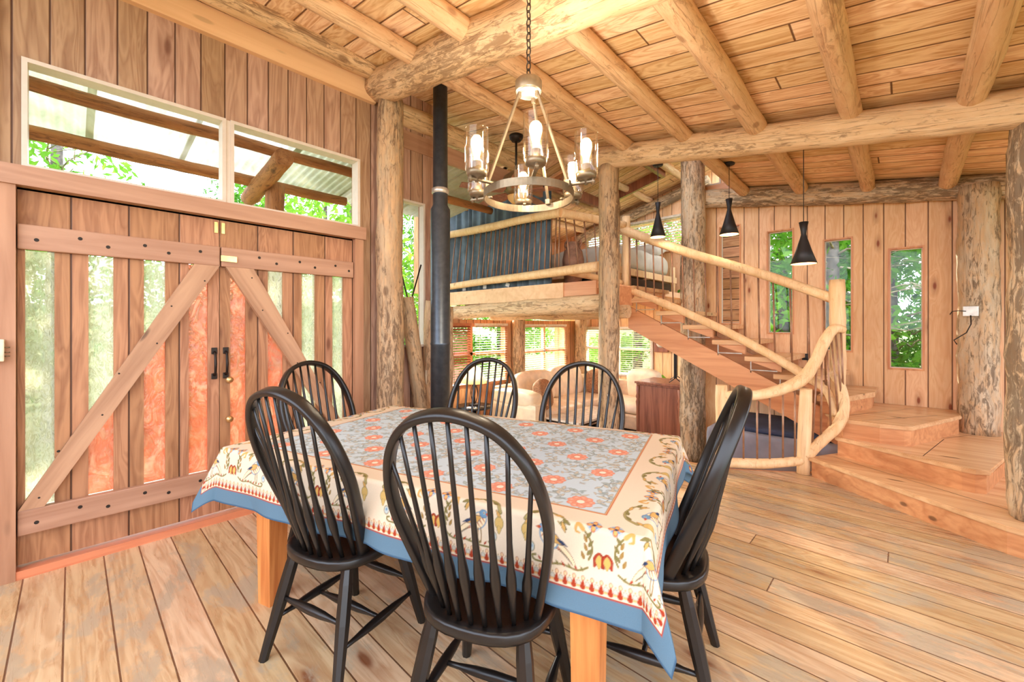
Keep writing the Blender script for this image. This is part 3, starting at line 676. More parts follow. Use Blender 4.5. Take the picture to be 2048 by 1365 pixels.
log('log_brace', (-3.395, 2.42, 0.02), (-3.40, 2.45, 1.60), 0.04, 0.062, mat['log_beam'], 'pale crooked log brace beside the short post', 'log brace', seed=10.7, wob=0.2, bend=0.05)
# corner timber frame with the tall window behind the corner post
wall('wall_bay_corner', 'X', XL, -0.10, 2.02, 2.60, 0.0, lambda u: 3.70, [(2.06, 2.40, 1.15, 2.56)], mat['left_wall'])
f_ = MB(); frame_rect(f_, 'X', XL, 2.08, 2.38, 1.17, 2.54, 0.02, -0.05, 0.02); f_ = struct('window_12', f_, mat['window_white'])
pn = MB(); pane(pn, 'X', XL-0.02, 2.08, 2.38, 1.17, 2.54); pn.build('glass', mat['pane'], f_)
MB().tube([(XL+0.03, 2.08, 2.00), (XL+0.03, 2.30, 1.25)], 0.008, 6).tube([(XL+0.035, 2.34, 1.95), (XL+0.035, 2.12, 1.25)], 0.008, 6).build('cross_bars', mat['iron'], f_)
MB().bbox((XL+0.05, 2.40, 0.85), (0.02, 0.05, 0.14), None, 0.004).build('outlet_plate', mat['plastic'], label='ivory cover plate on the wood beside the short log post', cat='outlet')

# beams -------------------------------------------------------------------
def sb_(x): return 3.14 - SLOPE*(x+0.63) - 0.11
def bz1(x): return 3.47+(-SLOPE)*(x+3.35)-0.0          # centre line of the near beam
log('log_beam', (-3.42, 1.88, bz1(-3.42)), (2.35, 1.88, bz1(2.35)), 0.142, 0.135, mat['log_beam'], 'thick log beam crossing overhead in front of the chandelier chain', 'beam', seed=12.3, seg=22, bumps=5)
def bz2(x): return 2.945-SLOPE*(x+0.97)
log('log_beam', (-2.50, 4.0, bz2(-2.50)), (2.35, 4.0, bz2(2.35)), 0.112, 0.125, mat['log_beam'], 'log beam between the chandelier and the pendant lamps', 'beam', seed=13.9, seg=22, bumps=5)
def bz3(x): return 2.872-SLOPE*(x+0.63)*0.96
log('log_beam', (-2.06, 5.97, bz3(-2.06)), (2.3, 5.97, bz3(2.3)), 0.122, 0.118, mat['log_bark'], 'grey log beam along the top of the narrow window wall', 'beam', seed=14.5, bumps=5)
log('log_beam', (XL+0.14, -2.5, 3.56), (XL+0.14, 1.80, 3.56), 0.09, 0.085, mat['log_beam'], 'dark log along the top of the door wall, above the pale board', 'beam', seed=15.5)
log('log_beam', (-3.47, 2.05, 3.36), (-3.47, 4.2, 3.36), 0.10, 0.09, mat['log_beam'], 'log beam running back from the corner post towards the loft', 'beam', seed=16.5)
struct('trim_7', MB().box((-3.50, 2.05, 3.05), (-3.46, 4.25, 3.22)), mat['trimY'])
for i in range(-7, 9):
    x = -2.087+0.6*i+(0.0)
    if x < -3.2 or x > 1.6: continue
    y1 = 5.95 if x > -1.9 else 4.2
    r_ = 0.068 if i % 2 else 0.074
    nm = {-1: 'third from the door wall', }
    log('log_rafter', (x+0.02*math.sin(i*2.1), -0.95, zc(x, -0.95)-0.078), (x-0.01, y1, zc(x, y1)-0.074), r_*1.06, r_*0.95, mat['rafter'],
        {-1: 'ceiling rafter log nearest to the door wall', 0: 'ceiling rafter log resting on top of the grey post', 1: 'ceiling rafter log passing over the first pendant lamp',
         2: 'ceiling rafter log passing over the middle pendant lamp', 3: 'ceiling rafter log beside the pendant hung nearest', 4: 'ceiling rafter log ending at the barky wall post'}.get(i, 'ceiling rafter log beyond the barky posts, %s' % ('near one' if i == 5 else 'far one')),
        'rafter', group='rafter logs under the main ceiling', seed=20+i*1.7, bumps=4, wob=0.08)
for i in range(4):
    x = -4.9+0.72*i
    log('loft_rafter', (x, 4.32, zl(x)-0.06), (x, 7.45, zl(x)-0.06), 0.06, 0.055, mat['rafter'],
        'slim rafter log under the loft roof, ' + ['above the outer black curtains', 'above the middle black curtains', 'between the curtains and the skylight recess', 'crossing the skylight recess behind the grey post'][i], 'rafter', group='rafter logs under the loft roof', seed=40+i)
log('log_beam', (-5.1, 7.42, zl(-5.1)-0.17), (-2.42, 7.42, zl(-2.42)-0.17), 0.10, 0.10, mat['log_bark'], 'sloping log above the loft window', 'beam', seed=46)
# recess of the skylight in the loft roof
sk = MB(); a, b_, c, d = -3.95, -2.85, 5.2, 6.5
for (x0, x1, y0, y1) in ((a, b_, c-0.05, c), (a, b_, d, d+0.05), (a-0.05, a, c-0.05, d+0.05), (b_, b_+0.05, c-0.05, d+0.05)):
    sk.add([(x, y, zl(x)-dz_) for dz_ in (0.16, 0.0) for x, y in ((x0, y0), (x1, y0), (x1, y1), (x0, y1))], [(3, 2, 1, 0), (0, 1, 5, 4), (1, 2, 6, 5), (2, 3, 7, 6), (3, 0, 4, 7)])
struct('trim_8', sk, mat['cabinet'])
sk = MB()
for (x0, x1, y0, y1) in ((a-0.15, b_+0.15, c-0.15, c-0.05), (a-0.15, b_+0.15, d+0.05, d+0.15), (a-0.15, a-0.05, c-0.05, d+0.05), (b_+0.05, b_+0.15, c-0.05, d+0.05)):
    sk.add([(x, y, zl(x)-dz_) for dz_ in (0.03, 0.0) for x, y in ((x0, y0), (x1, y0), (x1, y1), (x0, y1))], [(3, 2, 1, 0), (0, 1, 5, 4), (1, 2, 6, 5), (2, 3, 7, 6), (3, 0, 4, 7)])
struct('trim_9', sk, mat['riser'])

# ------------------------------------------------------------------ loft
struct('floor_loft', MB().box((-5.66, 4.2, 1.80), (-2.62, 7.52, 1.88)), mat['right_wall'])
struct('trim_10', MB().box((-5.64, 4.15, 1.685), (-3.06, 4.24, 1.888)), mat['fascia'])
struct('trim_11', MB().box((-3.06, 4.165, 1.72), (-2.60, 4.198, 1.885)).box((-2.66, 4.25, 1.62), (-2.60, 5.06, 1.86)), mat['stringer'])
log('loft_log', (-5.62, 4.20, 1.56), (-2.42, 4.20, 1.615), 0.105, 0.115, mat['log_beam'], 'big log under the loft edge, its round end beside the grey post', 'beam', seed=50, bumps=5)
log('loft_log', (-4.95, 4.75, 1.53), (-2.5, 4.75, 1.53), 0.085, 0.085, mat['log_beam'], 'second loft log, lower and behind the big one', 'beam', seed=51)

# ------------------------------------------------------------------ winder steps at the foot of the stairs
def step(name, poly, z0, z1, label, inset=0.035, tread=0.035, seams=()):
    e = empty(name, (poly[0][0], poly[0][1], z0), label=label, cat='step')
    cx = sum(p[0] for p in poly)/len(poly); cy = sum(p[1] for p in poly)/len(poly)
    lp = [(x-poly[0][0], y-poly[0][1]) for x, y in poly]
    # inset polygon for the riser box
    n = len(lp); ins = []
    for i in range(n):
        p, a, b_ = Vector(lp[i]), Vector(lp[i-1]), Vector(lp[(i+1) % n])
        d1 = (p-a).normalized(); d2 = (b_-p).normalized(); n1 = Vector((-d1.y, d1.x)); n2 = Vector((-d2.y, d2.x))
        bi = (n1+n2); bi = bi/max(0.35, bi.length_squared/2) ; q = p+bi*inset*0.5*2/2
        ins.append((q.x, q.y))
    MB().prism(ins, 0, z1-z0-tread).build('riser', mat['riser'], e)
    bm = bmesh.new(); vb = [bm.verts.new((x, y, z1-z0-tread)) for x, y in lp]; vt = [bm.verts.new((x, y, z1-z0)) for x, y in lp]
    bm.faces.new(vb[::-1]); bm.faces.new(vt)
    for i in range(n): bm.faces.new((vb[i], vb[(i+1) % n], vt[(i+1) % n], vt[i]))
    bmesh.ops.bevel(bm, geom=[e_ for e_ in bm.edges if abs(e_.verts[0].co.z-e_.verts[1].co.z) < 1e-6], offset=0.006, segments=2, affect='EDGES')
    me = bpy.data.meshes.new('tread'); bm.to_mesh(me); bm.free(); me.materials.append(mat['step'])
    o = bpy.data.objects.new('tread', me); COL.objects.link(o); o.parent = e
    sm_ = MB()
    for (x0, y0, x1, y1) in seams:
        a = Vector((x0-poly[0][0], y0-poly[0][1])); b_ = Vector((x1-poly[0][0], y1-poly[0][1])); d = (b_-a).normalized(); nn = Vector((-d.y, d.x))*0.0025
        z = z1-z0+0.0006
        sm_.add([(a.x-nn.x, a.y-nn.y, z), (b_.x-nn.x, b_.y-nn.y, z), (b_.x+nn.x, b_.y+nn.y, z), (a.x+nn.x, a.y+nn.y, z)], [(0, 1, 2, 3)])
    if seams: sm_.build('board_seam', mat['iron'], e)
    return e
step('stair_step', [(-0.635, 4.565), (0.43, 3.79), (1.15, 3.56), (1.15, 5.2), (-0.30, 5.2), (-0.43, 4.95)], 0.0, 0.17, 'lowest stair step, long pine tread with the big barky post on it',
     seams=[(-0.47, 4.72, 0.80, 3.93)])
step('stair_step', [(-0.47, 4.80), (0.29, 4.375), (0.36, 4.36), (0.43, 4.40), (0.62, 5.20), (1.2, 5.4), (1.2, 6.09), (-0.35, 6.09), (-0.38, 5.2)], 0.17, 0.34, 'second stair step, wide pine platform in front of the barky wall post',
     seams=[(0.0, 5.0, 0.62, 6.0), (0.1, 4.55, 0.25, 5.35)])
step('stair_step', [(-0.42, 4.78), (-0.16, 4.765), (0.00, 4.79), (0.05, 4.83), (0.385, 5.74), (0.385, 6.085), (-0.55, 6.085), (-0.60, 5.1)], 0.34, 0.51, 'third stair step, pine platform below the nearest narrow window',
     seams=[(-0.40, 5.02, 0.06, 5.9), (-0.28, 4.82, 0.22, 5.6)])
# straight flight
TR = []
for k in range(8):
    z = 0.68+0.1715*k
    xr = -0.235-0.333*k
    if k == 0: poly = [(-0.62, 4.93), (-0.44, 4.95), (-0.225, 5.62), (-0.225, 6.085), (-0.62, 6.085)]
    elif k == 1: poly = [(-1.0, 5.02), (-0.66, 5.02), (-0.50, 5.7), (-0.46, 6.085), (-1.0, 6.085)]
    else: poly = [(xr-0.37, 5.02), (xr, 5.02), (xr+0.02, 6.085), (xr-0.37, 6.085)]
    TR.append((xr, z))
    nm = ['fourth stair tread, wedge above the third platform', 'fifth stair tread, slightly wedge shaped, open below', 'sixth stair tread of the open flight', 'seventh stair tread, level with the chair backs',
          'eighth stair tread from the floor', 'ninth stair tread, third below the loft', 'tenth stair tread, second below the loft', 'top stair tread just below the loft floor'][k]
    e = empty('stair_tread', (poly[0][0], poly[0][1], z-0.05), label=nm, cat='stair tread')
    lp = [(x-poly[0][0], y-poly[0][1]) for x, y in poly]
    MB().prism(lp, 0, 0.05).build('tread', mat['step'], e)
    if k > 0:
        br = MB().box((0.06, 0.03, -0.10), (0.30, 0.045, -0.09)).box((0.05, 0.03, -0.125), (0.06, 0.045, 0.0))
        br.build('steel_bracket', mat['brushed'], e)
# fourth riser box
struct('trim_12', MB().prism([(-0.60, 4.97), (-0.46, 4.98), (-0.25, 5.63), (-0.25, 6.08), (-0.60, 6.08)], 0.51, 0.628), mat['riser'])
def stringer(y, label):
    s_ = MB(); x0, z0, x1, z1 = -2.66, 1.33, -0.36, 0.145; h = 0.285
    s_.add([(x, yy, z) for yy in (y, y+0.055) for x, z in ((x0, z0), (x1, z1), (x1, z1+h), (x0, z0+h))], [(0, 1, 2, 3), (7, 6, 5, 4), (0, 4, 5, 1), (1, 5, 6, 2), (2, 6, 7, 3), (3, 7, 4, 0)])
    # stepped blocks under each tread
    for (xr, z) in TR[1:]:
        s_.add([(x, yy, zz) for yy in (y+0.001, y+0.054) for x, zz in ((xr-0.34, z-0.05), (xr-0.04, z-0.05), (xr-0.04, z-0.15), (xr-0.34, z-0.05))], [(0, 1, 2), (6, 5, 4), (0, 4, 5, 1), (1, 5, 6, 2), (2, 6, 4, 0)])
    return s_.build('stair_stringer', mat['stringer'], label=label, cat='stringer')
stringer(5.05, 'sloping pine stringer carrying the open stairs, room side')
stringer(6.03, 'sloping pine stringer of the open stairs, along the window wall')

# ------------------------------------------------------------------ peeled log rails
def path_tube(name, pts, rad, m, parent=None, seed=0.0, seg=12, sub=6, wob=0.07, **k):
    P_ = [Vector(p) for p in pts]; out = []; rr = []
    rads = rad if hasattr(rad, '__len__') else [rad]*len(P_)
    for i in range(len(P_)-1):
        p0 = P_[max(i-1, 0)]; p1 = P_[i]; p2 = P_[i+1]; p3 = P_[min(i+2, len(P_)-1)]
        for j in range(sub):
            t = j/sub
            out.append(0.5*((2*p1)+(p2-p0)*t+(2*p0-5*p1+4*p2-p3)*t*t+(3*p1-p0-3*p2+p3)*t*t*t)); rr.append(rads[i]*(1-t)+rads[i+1]*t)
    out.append(P_[-1]); rr.append(rads[-1])
    o0 = out[0].copy(); mb = MB().tube([p-o0 for p in out], rr, seg, True, True, wob, seed)
    o = mb.build(name, m, parent, **k); o.location = o0; return o, out
def sample(pts, t):
    n = len(pts)-1; f = t*n; i = min(int(f), n-1); return pts[i].lerp(pts[i+1], f-i)

# stair banister
lr = empty('stair_railing', (-0.47, 4.88, 0.17), label='peeled log banister of the open stairs with thin brown rods', cat='railing')
IO = -Vector((-0.47, 4.88, 0.17))
def rel(p): return tuple(Vector(p)+IO)
_, top = path_tube('top_rail', [rel(p) for p in [(-2.80, 5.08, 2.66), (-2.35, 5.08, 2.45), (-1.75, 5.06, 2.17), (-1.1, 5.02, 1.90), (-0.47, 4.90, 1.60)]], [0.062, 0.06, 0.056, 0.05, 0.047], mat['peeled'], lr, 3.1)
_, low = path_tube('lower_rail', [rel(p) for p in [(-2.75, 5.06, 1.87), (-2.1, 5.05, 1.60), (-1.5, 5.0, 1.32), (-1.02, 4.95, 1.06), (-0.72, 4.88, 0.88), (-0.53, 4.80, 0.75), (-0.46, 4.74, 0.54)]], [0.045, 0.048, 0.046, 0.045, 0.045, 0.035, 0.03], mat['peeled'], lr, 5.7)
for i in range(18):
    t = 0.045+i*0.053
    a = sample(top, t); b_ = sample(low, min(t*0.70, 1))
    x = a.x
    # match the lower rail by x
    for j in range(len(low)-1):
        if (low[j].x-x-0.03)*(low[j+1].x-x-0.03) <= 0:
            s_ = (x+0.03-low[j].x)/((low[j+1].x-low[j].x) or 1); b_ = low[j].lerp(low[j+1], s_); break
    MB().tube([a-Vector((0, 0, 0.03)), b_+Vector((0, 0, 0.02))], 0.009, 6).build('baluster', mat['rod'], lr)
log('newel', rel((-0.455, 4.87, 0.515)), rel((-0.455, 4.87, 1.78)), 0.058, 0.06, mat['peeled'], None, seed=60, parent=lr, wob=0.05)
log('newel', rel((-2.72, 5.10, 1.86)), rel((-2.72, 5.10, 2.82)), 0.055, 0.055, mat['peeled'], None, seed=61, parent=lr, wob=0.05)

# loft railing
lf = empty('loft_railing', (-3.1, 4.2, 1.88), label='peeled log railing along the loft edge in front of the dark curtains', cat='railing')
IO = -Vector((-3.1, 4.2, 1.88))
_, top = path_tube('top_rail', [rel(p) for p in [(-5.62, 4.2, 2.84), (-4.5, 4.2, 2.80), (-3.8, 4.21, 2.80), (-3.12, 4.2, 2.77)]], [0.055, 0.06, 0.055, 0.06], mat['peeled'], lf, 2.2)
_, low = path_tube('lower_rail', [rel(p) for p in [(-5.62, 4.16, 1.975), (-4.4, 4.16, 2.01), (-3.6, 4.15, 2.02), (-2.55, 4.16, 2.04)]], [0.05, 0.052, 0.055, 0.06], mat['peeled'], lf, 8.4)
_, ret = path_tube('return_rail', [rel(p) for p in [(-3.13, 4.2, 2.77), (-2.95, 4.6, 2.74), (-2.72, 5.06, 2.70)]], [0.06, 0.055, 0.05], mat['peeled'], lf, 1.4)
_, retl = path_tube('return_lower_rail', [rel(p) for p in [(-3.06, 4.22, 2.03), (-2.9, 4.6, 1.98), (-2.74, 5.0, 1.93)]], [0.045, 0.04, 0.035], mat['peeled'], lf, 4.4)
for i in range(25):
    t = 0.02+i*0.040
    a = sample(top, t); x = a.x-0.10+0.11*t
    MB().tube([a-Vector((0, 0, 0.03)), (x, low[0].y, -0.0+0.14)], 0.009, 6).build('baluster', mat['rod'], lf)
for i in range(6):
    a = sample(ret, 0.1+i*0.15); b_ = sample(retl, 0.1+i*0.15)
    MB().tube([a-Vector((0, 0, 0.03)), b_], 0.009, 6).build('baluster', mat['rod'], lf)

# crooked guard rail at the edge of the floor
gr = empty('guard_railing', (-0.674, 4.60, 0), label='crooked peeled log guard rail at the floor edge, beside the lowest step', cat='railing')
IO = -Vector((-0.674, 4.60, 0))
log('post', (0, 0, 0), (0.012, 0.0, 0.78), 0.054, 0.050, mat['peeled'], None, seed=70, parent=gr, wob=0.06, bend=0.01)
log('post', rel((-1.245, 4.165, 0)), rel((-1.25, 4.165, 0.80)), 0.052, 0.05, mat['peeled'], None, seed=71, parent=gr, wob=0.06)
_, bot = path_tube('bottom_rail', [rel(p) for p in [(-1.24, 4.165, 0.08), (-0.95, 4.37, 0.085), (-0.68, 4.59, 0.12)]], [0.045, 0.045, 0.04], mat['peeled'], gr, 6.6)
_, top = path_tube('top_rail', [rel(p) for p in [(-1.24, 4.165, 0.70), (-1.0, 4.33, 0.715), (-0.84, 4.46, 0.765), (-0.69, 4.58, 0.86), (-0.60, 4.65, 1.02), (-0.53, 4.70, 1.22), (-0.47, 4.75, 1.325), (-0.40, 4.80, 1.315)]],
     [0.045, 0.046, 0.05, 0.055, 0.05, 0.047, 0.045, 0.03], mat['peeled'], gr, 7.3)
_, cur = path_tube('curved_rail', [rel(p) for p in [(-0.655, 4.60, 0.16), (-0.56, 4.64, 0.30), (-0.44, 4.70, 0.46), (-0.40, 4.74, 0.62), (-0.42, 4.77, 0.80), (-0.50, 4.79, 0.93)]], [0.045, 0.045, 0.046, 0.045, 0.036, 0.03], mat['peeled'], gr, 9.1)
for i in range(6):
    t = 0.14+i*0.145
    a = sample(bot, t); x = a.x
    for j in range(len(top)-1):
        if (top[j].x-x)*(top[j+1].x-x) <= 0: q = top[j].lerp(top[j+1], (x-top[j].x)/((top[j+1].x-top[j].x) or 1)); break
    MB().tube([a, (q.x, q.y, q.z-0.02)], 0.0085, 6).build('baluster', mat['rod'], gr)
for i in range(6):
    a = sample(cur, 0.10+i*0.11); q = sample(top, 0.60+i*0.068)
    MB().tube([a, q], 0.0085, 6).build('baluster', mat['rod'], gr)

# a sawn log end lying at the floor edge
lg = log('firewood_log', (-1.62, 2.90, 0.085), (-1.13, 3.06, 0.085), 0.08, 0.082, mat['peeled'], 'short sawn log lying on the floor behind the table', 'log', seed=75, wob=0.04)

# ------------------------------------------------------------------ dining table
TC = Vector((-1.65, 1.37)); TA = math.radians(17.5)
table = empty('dining_table', (TC.x, TC.y, 0), TA, label='rectangular oak dining table with square legs under a patterned cloth', cat='table')
MB().bbox((0, 0, 0.742), (1.95, 1.16, 0.032), None, 0.006).build('tabletop', mat['table'], table)
ap = MB()
for (a, b_, c, d) in ((-0.80, 0.80, -0.475, -0.455), (-0.80, 0.80, 0.455, 0.475), (-0.80, -0.78, -0.475, 0.475), (0.78, 0.80, -0.475, 0.475)): ap.box((a, c, 0.64), (b_, d, 0.725))
ap.build('apron', mat['table'], table)
for sx in (-1, 1):
    for sy in (-1, 1):
        l_ = MB(); w0, w1 = 0.052, 0.043; x, y = sx*0.795, sy*0.475
        l_.add([(x+a*w, y+b_*w, z) for w, z in ((w1, 0.0), (w0, 0.725)) for a, b_ in ((-1, -1), (1, -1), (1, 1), (-1, 1))], [(3, 2, 1, 0), (4, 5, 6, 7), (0, 1, 5, 4), (1, 2, 6, 5), (2, 3, 7, 6), (3, 0, 4, 7)])
        l_.build('leg', mat['table'], table)

# ------------------------------------------------------------------ tablecloth: woven pattern drawn into a colour attribute
HX_, HY_ = 0.985, 0.59          # half size of the table top
OX, OY = 0.205, 0.258           # overhang at the ends and at the sides
CX, CY = HX_+OX, HY_+OY
STEP = 0.0030
NX, NY = int(2*CX/STEP)+1, int(2*CY/STEP)+1
gx = np.linspace(-CX, CX, NX); gy = np.linspace(-CY, CY, NY)
U, V = np.meshgrid(gx, gy)
def sc(c): return np.array(lin(c)[:3], dtype=np.float32)
img = np.empty((NY, NX, 3), np.float32); img[:] = sc((236, 219, 192))
def window(cx, cy, r):
    i0 = max(0, int((cx-r+CX)/(2*CX)*(NX-1))); i1 = min(NX, int((cx+r+CX)/(2*CX)*(NX-1))+2)
    j0 = max(0, int((cy-r+CY)/(2*CY)*(NY-1))); j1 = min(NY, int((cy+r+CY)/(2*CY)*(NY-1))+2)
    return slice(j0, j1), slice(i0, i1)
def paint(sl, mask, col, a=1.0):
    m = np.clip(mask, 0, 1)[..., None]*a
    img[sl] = img[sl]*(1-m)+sc(col)*m
AA = STEP*0.9
GS = 1.0
def ell(cx, cy, rx, ry, ang, col, line=None, lw=0.0022, a=1.0):
    rx *= GS; ry *= GS
    r = max(rx, ry)+0.01; sl = window(cx, cy, r)
    u = U[sl]-cx; v = V[sl]-cy; ca, sa = math.cos(ang), math.sin(ang)
    p = (u*ca+v*sa)/rx; q = (-u*sa+v*ca)/ry
    d = (np.sqrt(p*p+q*q)-1)*min(rx, ry)
    if line is not None: paint(sl, (lw-d)/AA+0.5, line, a)
    paint(sl, (-d)/AA+0.5, col, a)
def leaf(cx, cy, L, w, ang, col, line=None, lw=0.0020, a=1.0, bendy=0.0):
    L *= GS; w *= GS
    r = L+0.01; sl = window(cx, cy, r)
    u = U[sl]-cx; v = V[sl]-cy; ca, sa = math.cos(ang), math.sin(ang)
    p = (u*ca+v*sa)/L; q = (-u*sa+v*ca)
    q = q-bendy*L*(1-p*p)
    prof = w*np.clip(1-np.abs(p), 0, 1)**0.6*np.clip(0.55+0.45*(1-p), 0.2, 1.2)
    d = np.abs(q)-prof
    d = np.where(np.abs(p) > 1, 1, d)
    if line is not None: paint(sl, (lw-d)/AA+0.5, line, a)
    paint(sl, (-d)/AA+0.5, col, a)
def curve(pts, w, col, a=1.0, taper=False):
    w *= GS
    P_ = [Vector(p) for p in pts]; out = []
    for i in range(len(P_)-1):
        p0 = P_[max(i-1, 0)]; p1 = P_[i]; p2 = P_[i+1]; p3 = P_[min(i+2, len(P_)-1)]
        for j in range(7):
            t = j/7; out.append(0.5*((2*p1)+(p2-p0)*t+(2*p0-5*p1+4*p2-p3)*t*t+(3*p1-p0-3*p2+p3)*t*t*t))
    out.append(P_[-1]); n = len(out)
    for i in range(n-1):
        a_, b_ = out[i], out[i+1]; ww = w*(1-0.75*i/n) if taper else w
        mx, my = (a_.x+b_.x)/2, (a_.y+b_.y)/2; L = (b_-a_).length
        sl = window(mx, my, L/2+ww+0.006); u = U[sl]-a_.x; v = V[sl]-a_.y
        dx, dy = b_.x-a_.x, b_.y-a_.y; l2 = dx*dx+dy*dy+1e-12
        t = np.clip((u*dx+v*dy)/l2, 0, 1); d = np.hypot(u-t*dx, v-t*dy)
        paint(sl, (ww-d)/AA+0.5, col, a)
INK = (134, 140, 140); OL = (134, 124, 72); GOLD = (214, 168, 96); BLUE = (116, 156, 186); NAVY = (50, 66, 96); RUST = (172, 62, 34)
CORAL = (236, 158, 130); CREAM = (244, 224, 184)
# pale blue field
FX, FY0, FY1 = 0.852, -0.50, 0.555
fm = np.minimum(np.minimum(FX-np.abs(U), U*0+1), np.minimum(V-FY0, FY1-V))
full = (slice(0, NY), slice(0, NX))
paint(full, (fm+0.010)/AA+0.5, (196, 104, 58)); paint(full, (fm+0.006)/AA+0.5, (226, 176, 128)); paint(full, (fm+0.002)/AA+0.5, (140, 130, 116)); paint(full, fm/AA+0.5, (204, 220, 226))
keep = img.copy(); rp = random.Random(3)
flowers = []
for k in range(-6, 7):
    for m_ in range(-4, 5):
        if (k+m_) % 2 == 0:
            x, y = 0.152*k, 0.010+0.153*m_
            if abs(x) < 0.80 and FY0+0.045 < y < FY1-0.045: flowers.append((x, y))
# scrolling stems with leaves
occ = []
for k in range(-7, 8):
    for m_ in range(-5, 6):
        x0, y0 = 0.152*k, 0.010+0.153*m_
        if (k+m_) % 2 == 0:
            for s_, ph in ((1, 0.3), (-1, 3.4), (1, 1.9), (-1, 5.0)):
                pts = []; ang = ph+rp.uniform(-0.2, 0.2); p = Vector((x0+0.04*math.cos(ang), y0+0.04*math.sin(ang)))
                for q in range(7):
                    pts.append(p.copy()); ang += s_*0.42; p = p+Vector((math.cos(ang), math.sin(ang)))*0.024
                curve(pts, 0.0017, INK, 0.9)
                for q in range(1, 7):
                    sgn = 1 if q % 2 else -1
                    aa = ang-s_*0.42*(6-q)+sgn*0.9
                    cxx = pts[q].x+math.cos(aa)*0.014; cyy = pts[q].y+math.sin(aa)*0.014
                    leaf(cxx, cyy, 0.0165, 0.0066, aa, (206, 200, 178) if rp.random() < 0.6 else (176, 190, 184), INK, 0.0018, 0.95, 0.12*sgn)
for _ in range(1300):
    x = rp.uniform(-FX, FX); y = rp.uniform(FY0, FY1); a = rp.uniform(0, 6.28)
    leaf(x, y, rp.uniform(0.010, 0.019), rp.uniform(0.003, 0.0065), a, rp.choice([(208, 200, 176), (190, 202, 200), (216, 204, 178), (168, 186, 186)]), INK, 0.0014, 0.85, rp.uniform(-0.25, 0.25))
for (x, y) in flowers:
    ell(x, y, 0.047, 0.047, 0, (204, 220, 226))
    for q in range(9):
        a = q*2*PI/9+0.2
        ell(x+0.028*math.cos(a), y+0.028*math.sin(a), 0.0185, 0.0150, a, CORAL, (204, 116, 88), 0.0012)
        ell(x+0.034*math.cos(a), y+0.034*math.sin(a), 0.005, 0.006, a, (244, 182, 156))
    ell(x, y, 0.0135, 0.0135, 0, (250, 236, 214), (176, 84, 56), 0.0012)
fmask = (fm > 0)[..., None]
img = np.where(fmask, img, keep)
# outer bands: coloured hem, red line, scallops
eo = np.minimum(CX-np.abs(U), CY-np.abs(V))
paint(full, (0.068-eo)/AA+0.5, (176, 66, 38)); paint(full, (0.063-eo)/AA+0.5, (98, 128, 148)); paint(full, (0.006-eo)/AA+0.5, (64, 92, 118))
def along(x, y, ang, f):
    """draw f(px,py,rot) in a local frame at (x,y) turned by ang; local +y points to the field"""
    ca, sa = math.cos(ang), math.sin(ang)
    f(lambda a, b_: (x+a*GS*ca-b_*GS*sa, y+a*GS*sa+b_*GS*ca), ang)
def scallop(P, g, ph):
    ell(*P(0, 0.0000), 0.0085, 0.0075, g, RUST); leaf(*P(0, 0.009), 0.013, 0.005, g+PI/2, RUST)
    ell(*P(0.0135, 0.0095), 0.0062, 0.0068, g, (206, 204, 190), (130, 120, 100), 0.0012)
    ell(*P(0.0135, 0.0000), 0.0060, 0.0030, g, (236, 178, 104))
    ell(*P(0.0, 0.0235), 0.0042, 0.0052, g, (238, 206, 160), (178, 90, 60), 0.0015)
    ell(*P(0.0135, 0.0215), 0.0024, 0.0020, g, (186, 160, 110))
SP = 0.027; ob = 0.068+0.010
n = int((2*CX-2*ob)/SP)
for i in range(n):
    x = -CX+ob+SP*(i+0.5)
    along(x, -CY+ob, 0, lambda P, g: scallop(P, g, i)); along(x, CY-ob, PI, lambda P, g: scallop(P, g, i))
n = int((2*CY-2*ob)/SP)
for i in range(n):
    y = -CY+ob+SP*(i+0.5)
    along(-CX+ob, y, -PI/2, lambda P, g: scallop(P, g, i)); along(CX-ob, y, PI/2, lambda P, g: scallop(P, g, i))
